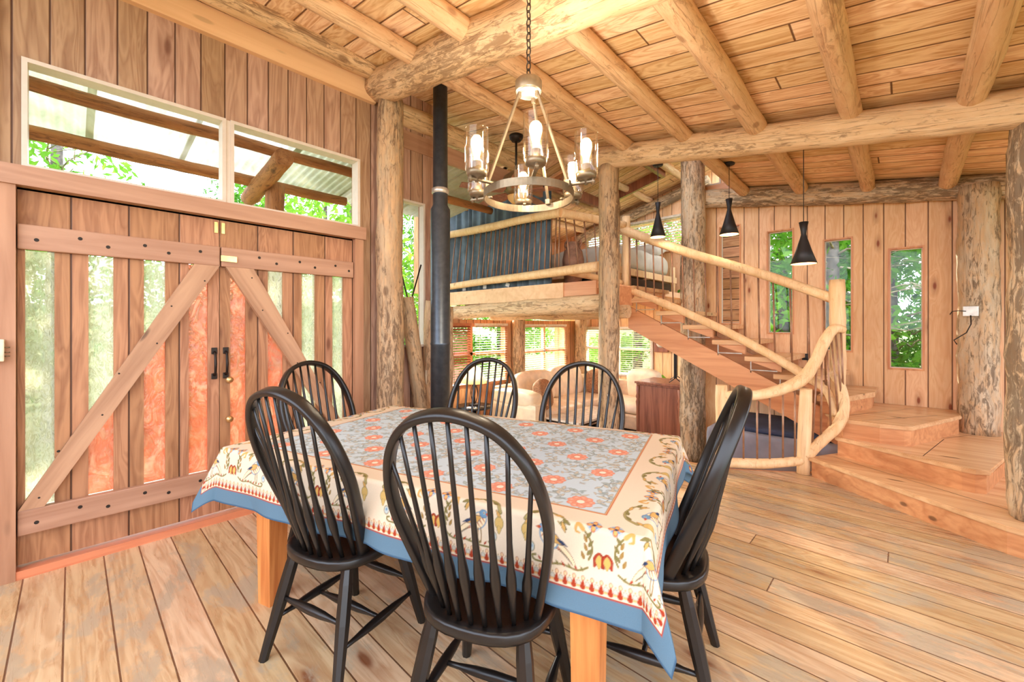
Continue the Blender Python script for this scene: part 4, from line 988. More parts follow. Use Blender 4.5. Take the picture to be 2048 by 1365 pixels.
def motif(P, g, fl):
    """bird on a branch with scroll, tulip and rosette; fl mirrors it"""
    Q = lambda a, b_: P(a*fl, b_); A_ = lambda a: g+(a if fl > 0 else PI-a)
    def CV(pts, w, col, **k): curve([Q(*p) for p in pts], w, col, **k)
    # ground branch
    CV([(-0.085, 0.018), (-0.06, 0.006), (-0.02, 0.010), (0.02, 0.004), (0.055, 0.004), (0.062, 0.014), (0.052, 0.017)], 0.0022, OL)
    for q in range(8): leaf(*Q(-0.07+q*0.016, 0.012), 0.007, 0.0028, A_(0.9), RUST if q % 2 else OL)
    # tail, body, head
    tail = [(0.016, 0.060), (-0.012, 0.050), (-0.036, 0.034), (-0.050, 0.016)]
    CV(tail, 0.0115, (120, 92, 60), taper=True); CV(tail, 0.0088, CREAM, taper=True)
    for q in range(9):
        t = q/9; px_ = 0.010-0.060*t; py_ = 0.058-0.036*t-0.010*t*t
        ell(*Q(px_, py_), 0.0013, 0.0075*(1-0.55*t), A_(-0.6+1.5707-1.57), RUST if q < 4 else (96, 84, 66))
    ell(*Q(0.018, 0.066), 0.026, 0.0185, A_(0.75), CREAM, BLUE, 0.0035)
    for q in range(4):
        ell(*Q(0.006+q*0.008, 0.054+q*0.007), 0.0017, 0.012, A_(0.75), RUST)
    leaf(*Q(0.002, 0.066), 0.026, 0.010, A_(0.45+PI), GOLD, NAVY, 0.0018); leaf(*Q(-0.018, 0.060), 0.017, 0.0045, A_(0.42+PI), NAVY)
    ell(*Q(0.033, 0.087), 0.0115, 0.0105, g, BLUE, (70, 104, 132), 0.0014); ell(*Q(0.0345, 0.0895), 0.0028, 0.0028, g, (236, 214, 160)); ell(*Q(0.0345, 0.0895), 0.0014, 0.0014, g, (30, 26, 26))
    leaf(*Q(0.047, 0.087), 0.008, 0.0038, A_(-0.1), (196, 90, 52))
    CV([(0.018, 0.047), (0.018, 0.026), (0.022, 0.010)], 0.0013, (146, 112, 62)); CV([(0.026, 0.050), (0.029, 0.028), (0.028, 0.010)], 0.0013, (146, 112, 62))
    # scrolls above
    sc1 = [(0.085, 0.10), (0.066, 0.128), (0.036, 0.140), (0.004, 0.132), (-0.020, 0.118), (-0.014, 0.104), (-0.004, 0.110)]
    CV(sc1, 0.0050, (124, 116, 66), taper=True); CV(sc1, 0.0026, (176, 160, 104), taper=True)
    for q in range(7):
        a = sc1[min(q, 5)]; leaf(*Q(a[0]-0.006, a[1]-0.006+0.004*(q % 2)), 0.013, 0.0045, A_(2.2+0.35*q), OL if q % 3 else GOLD, (104, 96, 60), 0.0012)
    CV([(-0.075, 0.100), (-0.090, 0.080), (-0.094, 0.056), (-0.086, 0.036)], 0.0022, OL)
    for q in range(6): leaf(*Q(-0.080-0.004*q+0.0009*q*q+(0.006 if q % 2 else -0.006), 0.094-0.010*q), 0.010, 0.0036, A_(1.2 if q % 2 else 2.2), (168, 132, 70) if q % 2 else OL, (104, 96, 60), 0.0010)
    CV([(-0.070, 0.104), (-0.055, 0.116), (-0.052, 0.098), (-0.062, 0.094)], 0.0052, GOLD, taper=True)
    # tulip
    for s2 in (-1, 1): leaf(*Q(-0.112+s2*0.006, 0.040), 0.019, 0.0085, A_(-1.57+0.35*s2), RUST, (110, 40, 26), 0.0012)
    leaf(*Q(-0.112, 0.036), 0.016, 0.0085, A_(-1.57), (226, 178, 96), (120, 110, 96), 0.0012)
    # heart leaf and blue drop
    ell(*Q(0.082, 0.072), 0.012, 0.015, g, (216, 182, 110), OL, 0.0018); leaf(*Q(0.082, 0.054), 0.012, 0.006, A_(-1.57), (216, 182, 110), OL, 0.0014)
    ell(*Q(0.066, 0.034), 0.0085, 0.011, g, (196, 206, 204), (120, 112, 70), 0.0022); ell(*Q(0.066, 0.036), 0.004, 0.0045, g, BLUE)
def rosette(x, y, r=0.0165):
    ell(x, y, r, r, 0, (196, 210, 210), (120, 150, 170), 0.0012)
    for q in range(4):
        a = q*PI/2; ell(x+0.010*math.cos(a), y+0.010*math.sin(a), 0.0085, 0.0048, a, (236, 178, 104), RUST, 0.0020)
        a += PI/4; ell(x+0.012*math.cos(a), y+0.012*math.sin(a), 0.0045, 0.003, a, BLUE)
    ell(x, y, 0.005, 0.005, 0, NAVY)
MP = 0.292; bo = 0.112; GS = 1.20
nm_ = 8
for i in range(nm_):
    x = (i-(nm_-1)/2)*MP; fl = 1 if i % 2 else -1
    along(x, -CY+bo, 0, lambda P, g: motif(P, g, fl)); along(x, CY-bo, PI, lambda P, g: motif(P, g, fl))
    for s_ in (-1, 1):
        if i < nm_-1 and i % 2 == (0): rosette(x+MP/2-0.032, s_*(CY-bo-0.145)); rosette(x+MP/2+0.032, s_*(CY-bo-0.145))
for i in range(4):
    y = (i-1.5)*MP*0.98; fl = 1 if i % 2 else -1
    along(-CX+bo+0.0, y, -PI/2, lambda P, g: motif(P, g, fl)); along(CX-bo, y, PI/2, lambda P, g: motif(P, g, fl))
    for s_ in (-1, 1):
        if i < 3 and i % 2 == 0: rosette(s_*(CX-bo-0.11), y+MP/2-0.026); rosette(s_*(CX-bo-0.11), y+MP/2+0.026)

GS = 1.0
# drape
ex = np.maximum(np.abs(U)-HX_, 0); ey = np.maximum(np.abs(V)-HY_, 0)
sx = np.sign(U); sy = np.sign(V)
px = np.clip(U, -HX_, HX_); py = np.clip(V, -HY_, HY_); pz = np.full_like(U, 0.762)
s_ = np.hypot(ex, ey); phi = np.arctan2(ey, ex)
corner = (ex > 0) & (ey > 0)
# outward lean: small along the sides with soft waves, large along the diagonal of each corner
wave = 0.030*np.sin(U*9.0+1.3+2*sy)*np.clip(ey/OY, 0, 1)**1.3+0.018*np.sin(U*19.0+0.4)*np.clip(ey/OY, 0, 1)**2
wave2 = 0.030*np.sin(V*10.0+0.7+sx)*np.clip(ex/OX, 0, 1)**1.3
kx = np.clip(0.10+0.25*wave2/0.03*0.3, 0.02, 0.4); ky = np.clip(0.10+0.25*wave/0.03*0.3, 0.02, 0.4)
dg = 1-np.abs(phi-PI/4)/(PI/4)
near_c = np.where((ex > 0) & (ey == 0), np.clip(1-(HY_-np.abs(V))/0.35, 0, 1), np.where((ey > 0) & (ex == 0), np.clip(1-(HX_-np.abs(U))/0.40, 0, 1), 0))
k = np.where(corner, 0.13+0.30*dg**1.2, np.where(ex > 0, kx, ky)*(1-near_c)+near_c*0.13)
r0 = 0.018      # radius of the fold over the table edge
th_ = np.clip(s_/r0, 0, PI/2*0.96); rest = np.maximum(s_-r0*PI/2*0.96, 0)
outw = r0*np.sin(th_)+rest*k; down = r0*(1-np.cos(th_))+rest*np.sqrt(np.maximum(1-k*k, 0.2))
px = px+sx*outw*np.cos(phi)*(s_ > 0); py = py+sy*outw*np.sin(phi)*(s_ > 0); pz = pz-down*(s_ > 0)
# soft creases on the flat part
flat = s_ <= 0
pz = pz+flat*0.0010*(np.sin(U*14+V*3)*np.sin(V*9))
co = np.stack([px, py, pz], -1).reshape(-1, 3).astype(np.float32)
idx = np.arange(NX*NY).reshape(NY, NX)
q = np.stack([idx[:-1, :-1], idx[:-1, 1:], idx[1:, 1:], idx[1:, :-1]], -1).reshape(-1, 4)
me = bpy.data.meshes.new('tablecloth')
me.vertices.add(len(co)); me.vertices.foreach_set('co', co.ravel())
me.loops.add(q.size); me.loops.foreach_set('vertex_index', q.ravel().astype(np.int32))
me.polygons.add(len(q)); me.polygons.foreach_set('loop_start', np.arange(0, q.size, 4, dtype=np.int32))
me.polygons.foreach_set('loop_total', np.full(len(q), 4, np.int32)); me.polygons.foreach_set('use_smooth', np.ones(len(q), bool))
me.update()
ca_ = me.color_attributes.new('weave', 'FLOAT_COLOR', 'POINT')
ca_.data.foreach_set('color', np.concatenate([img.reshape(-1, 3), np.ones((NX*NY, 1), np.float32)], 1).ravel())
b = NB('printed cotton'); at_ = b.n('ShaderNodeAttribute', attribute_name='weave')
_, ob = b.coords()
wv = b.noise(ob, 420, 2)
cc = b.mix(0.10, at_.outputs['Color'], b.ramp(wv, [(0.3, (150, 140, 120)), (0.7, (255, 252, 240))]), 'MULTIPLY')
prin = b.bsdf(cc, 0.75, 0, b.bump(wv, 0.15, 0.001), Specular_IOR_Level=0.2)
tl = b.n('ShaderNodeBsdfTranslucent'); b.put(tl.inputs[0], cc); ms = b.n('ShaderNodeMixShader'); ms.inputs[0].default_value = 0.15
b.t.links.new(prin, ms.inputs[1]); b.t.links.new(tl.outputs[0], ms.inputs[2])
me.materials.append(b.done(ms.outputs[0]))
cl = bpy.data.objects.new('tablecloth', me); COL.objects.link(cl); cl.location = (TC.x, TC.y, 0); cl.rotation_euler = (0, 0, TA)
tag(cl, 'cream tablecloth with birds, a pale blue floral centre and a blue hem', 'tablecloth')

# ------------------------------------------------------------------ bow-back chairs
def make_chair():
    e = empty('dining_chair', (0, 0, 0))
    # seat
    out = []
    prof = [(0, -0.215), (0.10, -0.205), (0.17, -0.165), (0.208, -0.10), (0.222, -0.02), (0.218, 0.05), (0.196, 0.088), (0.192, 0.115), (0.205, 0.15), (0.206, 0.195), (0.17, 0.222), (0.09, 0.238)]
    half = prof+[(0, 0.242)]
    ring = half+[(-x, y) for x, y in reversed(half[1:-1])]
    # smooth ring
    for _ in range(1):
        r2 = []
        for i in range(len(ring)):
            a, b_ = Vector(ring[i]), Vector(ring[(i+1) % len(ring)]); r2 += [tuple(a*0.75+b_*0.25), tuple(a*0.25+b_*0.75)]
        ring = r2
    n = len(ring); mb = MB(); vs_ = []
    layers = [(0.93, 0.418), (0.985, 0.424), (1.0, 0.436), (1.0, 0.452), (0.985, 0.459), (0.93, 0.460), (0.72, 0.447), (0.40, 0.441), (0.12, 0.443)]
    for sc_, z in layers: vs_ += [(x*sc_, y*sc_, z+(0.006 if (sc_ < 0.8 and y > 0.05 and abs(x) < 0.03) else 0)) for x, y in ring]
    fs = [tuple(range(n-1, -1, -1))]
    for l in range(len(layers)-1): fs += [(l*n+i, l*n+(i+1) % n, (l+1)*n+(i+1) % n, (l+1)*n+i) for i in range(n)]
    fs.append(tuple((len(layers)-1)*n+i for i in range(n)))
    mb.add(vs_, fs, True); mb.sm[0] = False; mb.build('seat', mat['black'], e)
    # bow: profile in the leaning back plane
    ctl = [(0.178, 0.452), (0.205, 0.56), (0.236, 0.70), (0.248, 0.80), (0.236, 0.91), (0.195, 1.01), (0.12, 1.085), (0.0, 1.115)]
    ctl = ctl+[(-x, z) for x, z in reversed(ctl[:-1])]
    lean = lambda z: -0.075-(z-0.452)*0.385
    pts = []
    for i in range(len(ctl)-1):
        p0, p1, p2, p3 = [Vector(ctl[j]) for j in (max(i-1, 0), i, i+1, min(i+2, len(ctl)-1))]
        for j in range(6):
            t = j/6; pts.append(0.5*((2*p1)+(p2-p0)*t+(2*p0-5*p1+4*p2-p3)*t*t+(3*p1-p0-3*p2+p3)*t*t*t))
    pts.append(Vector(ctl[-1]))
    P3 = [Vector((p.x, lean(p.y), p.y)) for p in pts]
    pn = Vector((0, 1, 0.385)).normalized()       # normal of the back plane
    bw = MB(); vs_ = []; m_ = len(P3); hw, ht = 0.023, 0.0125
    sec = [(-hw, -ht*0.6), (-hw*0.7, -ht), (hw*0.7, -ht), (hw, -ht*0.6), (hw, ht*0.6), (hw*0.7, ht), (-hw*0.7, ht), (-hw, ht*0.6)]
    for i, p in enumerate(P3):
        t = (P3[min(i+1, m_-1)]-P3[max(i-1, 0)]).normalized(); s2 = t.cross(pn).normalized()
        vs_ += [p+pn*a+s2*b_ for a, b_ in sec]
    fs = [(i*8+q_, i*8+(q_+1) % 8, (i+1)*8+(q_+1) % 8, (i+1)*8+q_) for i in range(m_-1) for q_ in range(8)]
    bw.add(vs_, fs, True); bw.build('bow', mat['black'], e)
    # spindles
    ns = 9
    for i in range(ns):
        f = (i-(ns-1)/2)/((ns-1)/2)
        a = f*math.radians(56); bx, by = 0.178*math.sin(a), -0.178*math.cos(a)+0.005
        tx = 0.222*f*0.98
        # height of the bow inner edge at tx
        best = min((abs(p.x-tx)+(0 if p.z > 0.75 else 9), p) for p in P3)[1] if False else min(P3, key=lambda p: abs(p.x-tx)+(0 if p.z > 0.74 else 9))
        topz = best.z-0.006
        p0 = Vector((bx, by, 0.445)); p1 = Vector((tx, lean(topz), topz))
        pr = [(0.0, 0.0075), (0.08, 0.0085), (0.17, 0.0115), (0.25, 0.0155), (0.30, 0.0155), (0.37, 0.011), (0.5, 0.0085), (0.75, 0.0072), (1.0, 0.0062)]
        sag = Vector((0, -0.012, 0))
        MB().tube([p0.lerp(p1, t)+sag*math.sin(PI*t)*(1 if abs(f) < 0.9 else 0.3) for t, r in pr], [r for t, r in pr], 8).build('spindle', mat['black'], e)
    # legs
    feet = []
    for sx_ in (-1, 1):
        for sy_ in (-1, 1):
            t0 = Vector((sx_*0.150, sy_*0.135+0.005, 0.430)); t1 = Vector((sx_*0.212, sy_*0.235, 0.0))
            l_ = MB()
            l_.tube([t0.lerp(t1, t) for t in (0, 0.15, 0.45, 1.0)], [0.021, 0.026, 0.027, 0.0185], 8, smooth=False, up=(1, 0.0, 0))
            # square with small chamfers: reshape the octagon
            l_.build('leg', mat['black'], e); feet.append((t0, t1))
    def on(i, z): a, b_ = feet[i]; return a.lerp(b_, (a.z-z)/(a.z-b_.z))
    pr = [(0.0, 0.008), (0.15, 0.010), (0.32, 0.0165), (0.5, 0.019), (0.68, 0.0165), (0.85, 0.010), (1.0, 0.008)]
    def stretch(nm, a, b_): MB().tube([a.lerp(b_, t) for t, r in pr], [r for t, r in pr], 8).build(nm, mat['black'], e)
    stretch('side_stretcher', on(0, 0.155), on(1, 0.155)); stretch('side_stretcher', on(2, 0.155), on(3, 0.155))
    stretch('rear_stretcher', on(0, 0.235), on(2, 0.235)); stretch('front_stretcher', on(1, 0.215), on(3, 0.215))
    stretch('middle_stretcher', on(0, 0.155).lerp(on(1, 0.155), 0.5), on(2, 0.155).lerp(on(3, 0.155), 0.5))
    return e
ch0 = make_chair()
def tpos(a, b_): return (TC.x+a*math.cos(TA)-b_*math.sin(TA), TC.y+a*math.sin(TA)+b_*math.cos(TA), 0)
chairs = [((-1.745, 0.815, 0), math.radians(16), 'black bow-back chair on the near long side, closest to the plank doors'),
          ((-1.02, 0.985, 0), math.radians(24), 'black bow-back chair on the near long side, closest to the drooping blue cloth corner'),
          ((-0.745, 1.60, 0), math.radians(107.5), 'black bow-back chair at the table end facing the stairs side, seen edge on'),
          ((-2.46, 1.13, 0), math.radians(-72.5), 'black bow-back chair at the table end in front of the plank doors'),
          ((-2.02, 1.70, 0), math.radians(197.5), 'black bow-back chair on the far long side, in front of the table lamp'),
          ((-1.36, 1.905, 0), math.radians(197.5), 'black bow-back chair on the far long side, in front of the coffee table')]
for i, (p, rz, lb) in enumerate(chairs):
    if i == 0: ch = ch0; ch.location = p; ch.rotation_euler = (0, 0, rz); tag(ch, lb, 'chair', 'chairs around the dining table')
    else: dup(ch0, p, rz, label=lb, cat='chair', group='chairs around the dining table')

# ------------------------------------------------------------------ lamps
def point(name, loc, w, r=0.03, col=(1, 0.86, 0.68), parent=None):
    d = bpy.data.lights.new(name, 'POINT'); d.energy = w; d.shadow_soft_size = r; d.color = col
    o = bpy.data.objects.new(name, d); COL.objects.link(o); o.location = loc
    if parent is not None: o.parent = parent
    return o
VX, VY = (-math.sin(math.radians(43.4)), math.cos(math.radians(43.4))), (math.cos(math.radians(43.4)), math.sin(math.radians(43.4)))
CH = Vector((-1.277, 1.463, 0))
ct = Vector((CH.x, CH.y, 3.30))
cd = empty('chandelier', (CH.x, CH.y, 1.94), label='bronze ring chandelier with six glass cylinder lights hanging over the table', cat='chandelier')
def torus_band(R_, h, t, seg=64):
    mb = MB(); mb.lathe([(R_-t, 0), (R_, 0), (R_, h), (R_-t, h), (R_-t, 0)], seg, cap=False, smooth=False); return mb
torus_band(0.210, 0.034, 0.006).build('ring', mat['bronze'], cd)
hub = MB().lathe([(0.0, 0.50), (0.060, 0.50), (0.062, 0.505), (0.062, 0.548), (0.056, 0.556), (0.02, 0.560), (0.0, 0.56)], 32); hub.build('hub', mat['bronze'], cd)
MB().lathe([(0.0, 0.494), (0.055, 0.494), (0.055, 0.501), (0.0, 0.501)], 32).build('hub_plate', mat['brushed'], cd)
vdir = math.atan2(-CH.y, -CH.x)     # heading from the lamp to the middle of the room
def pol(r, a, z): return Vector((r*math.cos(a), r*math.sin(a), z))
for a in (vdir-math.radians(70), vdir+math.radians(150), vdir+math.radians(60)):
    r_ = MB().tube([pol(0.045, a, 0.495), pol(0.2, a, 0.045)], 0.0075, 4, smooth=False)
    r_.bbox(pol(0.2, a, 0.04), (0.024, 0.024, 0.028), Matrix.Rotation(a, 3, 'Z'), 0.004); r_.bbox(pol(0.045, a, 0.485), (0.016, 0.016, 0.03), Matrix.Rotation(a, 3, 'Z'), 0.003)
    r_.build('hanging_rod', mat['bronze'], cd)
for i in range(6):
    a = vdir+math.radians(6+60*i)
    ar = MB(); p0 = pol(0.195, a, 0.040); p1 = pol(0.315, a, 0.040)
    ar.bbox((p0+p1)/2, ((p1-p0).length, 0.016, 0.010), Matrix.Rotation(a, 3, 'Z'), 0.003)
    ar.tube([pol(0.305, a, 0.028), pol(0.305, a, 0.058)], 0.009, 8)
    al = ar.build('arm', mat['bronze'], cd)
    c = pol(0.275, a, 0.0)
    cu = MB().lathe([(0.0, 0.030), (0.008, 0.030), (0.010, 0.048), (0.034, 0.052), (0.043, 0.058), (0.045, 0.078), (0.042, 0.080), (0.020, 0.082), (0.020, 0.118), (0.0, 0.118)], 20, c)
    cu.build('cup', mat['bronze'], al)
    MB().lathe([(0.046, 0.070), (0.0505, 0.078), (0.0505, 0.256), (0.048, 0.258), (0.0475, 0.256), (0.0475, 0.080)], 28, c, cap=False).build('glass_cylinder', mat['glass_tube'], cd)
    MB().lathe([(0.0, 0.115), (0.013, 0.117), (0.013, 0.140), (0.021, 0.170), (0.026, 0.192), (0.025, 0.212), (0.015, 0.228), (0.0, 0.234)], 18, c).build('bulb', mat['bulb'], cd)
    if i % 2 == 0: point('chandelier_light', tuple(c+Vector((0, 0, 0.262))), 20, 0.03, parent=cd)
# chain from the beam
cn = MB(); z = 0.57; k = 0
cn.tube([(0, 0, 0.555), (0.0, 0, 0.585)], 0.006, 6)
while z < 1.62:
    pts = []
    for j in range(13):
        a = 2*PI*j/12; u, w = 0.011*math.cos(a), 0.021*math.sin(a)
        pts.append((u if k % 2 else 0, 0 if k % 2 else u, z+0.02+w))
    cn.tube(pts, 0.0028, 5, caps=False); z += 0.034; k += 1
cn.build('chain', mat['iron'], cd)
MB().lathe([(0.0, 1.60), (0.055, 1.605), (0.06, 1.625), (0.0, 1.64)], 20).build('ceiling_cap', mat['bronze'], cd)

def pendant(loc, ztop, h, w, label):
    e = empty('pendant_lamp', (loc[0], loc[1], ztop-h), label=label, cat='pendant lamp', group=None)
    r = w/2
    sh = MB().lathe([(r-0.002, 0.0), (r, 0.0), (0.62*r, 0.30*h), (0.27*r, 0.62*h), (0.20*r, 0.70*h), (0.22*r, 0.78*h), (0.36*r, 0.995*h), (0.0, h)], 36, cap=False)
    sh.build('lamp_shade', mat['shade_black'], e)
    MB().lathe([(r-0.004, 0.001), (0.60*r, 0.30*h), (0.24*r, 0.60*h), (0.0, 0.62*h)], 36, cap=False).build('inner_shade', mat['shade_in'], e)
    MB().lathe([(0.0, 0.03), (0.02, 0.035), (0.026, 0.055), (0.014, 0.09), (0.0, 0.10)], 14).build('bulb', mat['bulb_soft'], e)
    cz = zc(loc[0], loc[1])-(ztop-h)
    MB().tube([(0, 0, h-0.005), (0, 0, cz-0.02)], 0.0032, 6).build('cord', mat['shade_black'], e)
    MB().lathe([(0.0, cz-0.022), (0.055, cz-0.022), (0.06, cz-0.005), (0.0, cz-0.0)], 24).build('ceiling_cap', mat['shade_black'], e)
    point('pendant_light', (0, 0, 0.012), 3.0, 0.02, parent=e)
    return e
pendant((-2.14, 4.79), 2.825, 0.415, 0.180, 'black cone pendant lamp hanging beside the grey post, in front of the loft bed')
pendant((-1.41, 4.97), 2.754, 0.396, 0.198, 'black cone pendant lamp hanging between the other two')
pendant((-0.618, 4.20), 2.222, 0.351, 0.190, 'lowest black cone pendant lamp, nearest the barky posts')

# ceiling fan
fx, fy = -3.17, 3.42; fz = zc(fx)
fan = empty('ceiling_fan', (fx, fy, 2.75), label='brown ceiling fan behind the chandelier', cat='ceiling fan')
MB().lathe([(0.0, fz-2.75-0.07), (0.05, fz-2.75-0.06), (0.075, fz-2.75-0.03), (0.08, fz-2.75), (0.0, fz-2.75)], 20).build('ceiling_cap', mat['iron'], fan)
MB().tube([(0, 0, 0.33), (0, 0, fz-2.78)], 0.013, 8).build('down_rod', mat['iron'], fan)
MB().lathe([(0.0, 0.08), (0.09, 0.085), (0.15, 0.13), (0.17, 0.2), (0.14, 0.27), (0.06, 0.33), (0.0, 0.34)], 28).build('motor_housing', mat['bronze'], fan)
MB().lathe([(0.0, -0.03), (0.05, -0.02), (0.09, 0.02), (0.10, 0.06), (0.0, 0.08)], 24).build('light_bowl', mat['lampshade'], fan)
for i in range(5):
    a = 2*PI*i/5+0.5
    bl = MB(); n_ = 10
    top_ = [(0.14+0.50*j/n_, 0.055+0.035*math.sin(PI*min(1, j/n_*1.1)), 0.0) for j in range(n_+1)]
    ps = top_+[(x, -y, z) for x, y, z in reversed(top_)]
    m_ = len(ps)
    bl.add([(x, y, 0.004+0.12*y) for x, y, z in ps]+[(x, y, -0.004+0.12*y) for x, y, z in ps], [tuple(range(m_)), tuple(range(2*m_-1, m_-1, -1))]+[(q_, q_+m_, (q_+1) % m_+m_, (q_+1) % m_) for q_ in range(m_)])
    bl.xf(Matrix.Translation((0, 0, 0.11)) @ Matrix.Rotation(a, 4, 'Z')); bl.build('blade', mat['cabinet'], fan)

# stove pipe
pp = empty('stove_pipe', (-3.045, 2.28, 0.0), label='dark blued stove pipe rising beside the corner braces', cat='stove pipe')
MB().lathe([(0.087, 0.0), (0.087, 1.18), (0.090, 1.185), (0.090, 1.20), (0.087, 1.205), (0.087, 2.4), (0.066, 2.44), (0.064, 3.52)], 28).build('pipe', mat['pipe'], pp)
MB().lathe([(0.066, 2.54), (0.077, 2.545), (0.077, 2.585), (0.066, 2.59)], 28, cap=False).build('pipe_collar', mat['brushed'], pp)

# ------------------------------------------------------------------ living room below the loft
SZ = -0.45
def cushion(sz, puff=0.5, seg=8):
    """rounded pillow block centred at the origin"""
    mb = MB(); sx_, sy_, sz_ = sz; n = seg; vs_ = []; fs = []
    bm = bmesh.new(); bmesh.ops.create_cube(bm, size=1.0); bmesh.ops.subdivide_edges(bm, edges=bm.edges[:], cuts=seg, use_grid_fill=True)
    for v in bm.verts:
        p = Vector(v.co)*2; q = Vector((abs(p.x)**6+abs(p.y)**6+abs(p.z)**6, 0, 0)).x**(1/6)
        s_ = 1/q*max(abs(p.x), abs(p.y), abs(p.z)); p = p*s_
        bul = 1+puff*0.22*(1-min(1, abs(p.x))**2)*(1-min(1, abs(p.y))**2) if True else 1
        v.co = Vector((p.x*sx_/2*(1+0.03*puff*(1-abs(p.z))), p.y*sy_/2*(1+0.03*puff*(1-abs(p.z))), p.z*sz_/2*bul))
    bm.verts.index_update(); mb.add([v.co[:] for v in bm.verts], [[v.index for v in f.verts] for f in bm.faces], True); bm.free(); return mb
sofa = empty('sectional_sofa', (-4.2, 6.4, SZ), label='cream leather corner sofa in the lower living room', cat='sofa')
def sp(mb, nm, loc, rz=0, rx=0, ry=0, m='leather', **k):
    mb.xf(Matrix.Translation(Vector(loc)-Vector((-4.2, 6.4, SZ))) @ Matrix.Rotation(rz, 4, 'Z') @ Matrix.Rotation(ry, 4, 'Y') @ Matrix.Rotation(rx, 4, 'X')); return mb.build(nm, mat[m], sofa, **k)
sp(MB().bbox((0, 0, 0), (0.95, 2.55, 0.24), None, 0.03), 'base', (-4.42, 6.05, SZ+0.20))
sp(MB().bbox((0, 0, 0), (0.90, 0.95, 0.24), None, 0.03), 'base', (-3.55, 6.86, SZ+0.20))
sp(MB().bbox((0, 0, 0), (0.80, 2.5, 0.07)), 'plinth', (-4.42, 6.05, SZ+0.035), m='iron')
sp(MB().bbox((0, 0, 0), (0.8, 0.80, 0.07)), 'plinth', (-3.55, 6.86, SZ+0.035), m='iron')
sp(cushion((0.80, 0.95, 0.20)), 'seat_cushion', (-4.36, 5.55, SZ+0.42)); sp(cushion((0.80, 0.95, 0.20)), 'seat_cushion', (-4.36, 6.48, SZ+0.42)); sp(cushion((0.95, 0.82, 0.20)), 'seat_cushion', (-3.52, 6.82, SZ+0.42))
sp(MB().bbox((0, 0, 0), (0.22, 2.6, 0.55), None, 0.07), 'backrest', (-4.86, 6.05, SZ+0.55)); sp(MB().bbox((0, 0, 0), (1.85, 0.20, 0.52), None, 0.07), 'backrest', (-4.0, 7.30, SZ+0.52))
sp(cushion((0.22, 0.95, 0.52), 0.8), 'back_cushion', (-4.68, 5.50, SZ+0.74), ry=-0.18); sp(cushion((0.22, 0.95, 0.52), 0.8), 'back_cushion', (-4.70, 6.42, SZ+0.76), ry=-0.18)
sp(cushion((0.62, 0.20, 0.52), 0.8), 'back_cushion', (-3.42, 7.10, SZ+0.74), rx=0.15)
sp(MB().bbox((0, 0, 0), (0.98, 0.28, 0.62), None, 0.08), 'armrest', (-4.42, 4.80, SZ+0.33), m='leather_light')
sp(cushion((0.86, 0.32, 0.22), 1.0), 'armrest_roll', (-4.46, 4.82, SZ+0.68), m='leather_light')
c1 = cushion((0.50, 0.18, 0.42), 1.2); o = c1.build('throw_pillow', mat['pillow_brown'], label='tan woven pillow in the sofa corner', cat='pillow'); o.location = (-4.30, 7.02, SZ+0.72); o.rotation_euler = (0.2, 0, 0.4)
c1 = cushion((0.16, 0.46, 0.40), 1.2); o = c1.build('throw_pillow', mat['pillow_brown'], label='tan ruffled pillow behind the rounded sofa arm', cat='pillow'); o.location = (-4.16, 5.12, SZ+0.72); o.rotation_euler = (0, -0.2, 0.3)

# coffee table with a pale plank top
cf = empty('coffee_table', (-3.66, 5.55, SZ), label='low coffee table with a pale plank top and dark iron frame', cat='coffee table')
MB().bbox((0, 0, 0.41), (0.62, 1.25, 0.035), None, 0.005).build('tabletop', mat['slat_white'], cf)
f_ = MB(); f_.box((-0.29, -0.60, 0.36), (-0.26, 0.60, 0.39)).box((0.26, -0.60, 0.36), (0.29, 0.60, 0.39)).box((-0.29, -0.60, 0.36), (0.29, -0.57, 0.39)).box((-0.29, 0.57, 0.36), (0.29, 0.60, 0.39)); f_.build('frame', mat['iron'], cf)
for a in (-0.275, 0.275):
    for c in (-0.585, 0.585): MB().tube([(a, c, 0), (a, c, 0.36)], 0.016, 8).build('leg', mat['iron'], cf)

# end table and lamp
et = empty('end_table', (-4.78, 4.22, SZ), label='round dark end table under the table lamp', cat='end table')
MB().lathe([(0.0, 0.56), (0.27, 0.56), (0.28, 0.575), (0.27, 0.59), (0.0, 0.59)], 28).build('tabletop', mat['tv'], et)
MB().lathe([(0.02, 0.05), (0.025, 0.3), (0.04, 0.56)], 12).build('pedestal', mat['tv'], et)
MB().lathe([(0.0, 0.0), (0.2, 0.0), (0.2, 0.03), (0.03, 0.06), (0.0, 0.06)], 24).build('foot', mat['tv'], et)
tl_ = empty('table_lamp', (-4.78, 4.22, SZ+0.592), label='scrolled black iron table lamp with a lit cream shade', cat='table lamp')
MB().lathe([(0.0, 0), (0.09, 0), (0.085, 0.02), (0.02, 0.03), (0.0, 0.03)], 20).build('base', mat['iron'], tl_)
sc_ = MB()
for q_ in range(6):
    a = q_*PI/3; pts = []
    for j in range(15):
        t = j/14; r_ = 0.012+0.048*math.sin(PI*min(1, t*1.0))*(1 if t < 0.85 else 1.0)
        pts.append((r_*math.cos(a+t*0.9), r_*math.sin(a+t*0.9), 0.03+0.31*t))
    sc_.tube(pts, 0.005, 6)
    sc_.tube([(0.03*math.cos(a), 0.03*math.sin(a), 0.32), (0.065*math.cos(a), 0.065*math.sin(a), 0.345), (0.075*math.cos(a), 0.075*math.sin(a), 0.31), (0.055*math.cos(a), 0.055*math.sin(a), 0.305)], 0.004, 6)
sc_.tube([(0, 0, 0.03), (0, 0, 0.42)], 0.006, 6); sc_.build('scroll_stem', mat['iron'], tl_)
MB().lathe([(0.205, 0.345), (0.075, 0.585)], 32, cap=False).build('lamp_shade', mat['lampshade'], tl_)
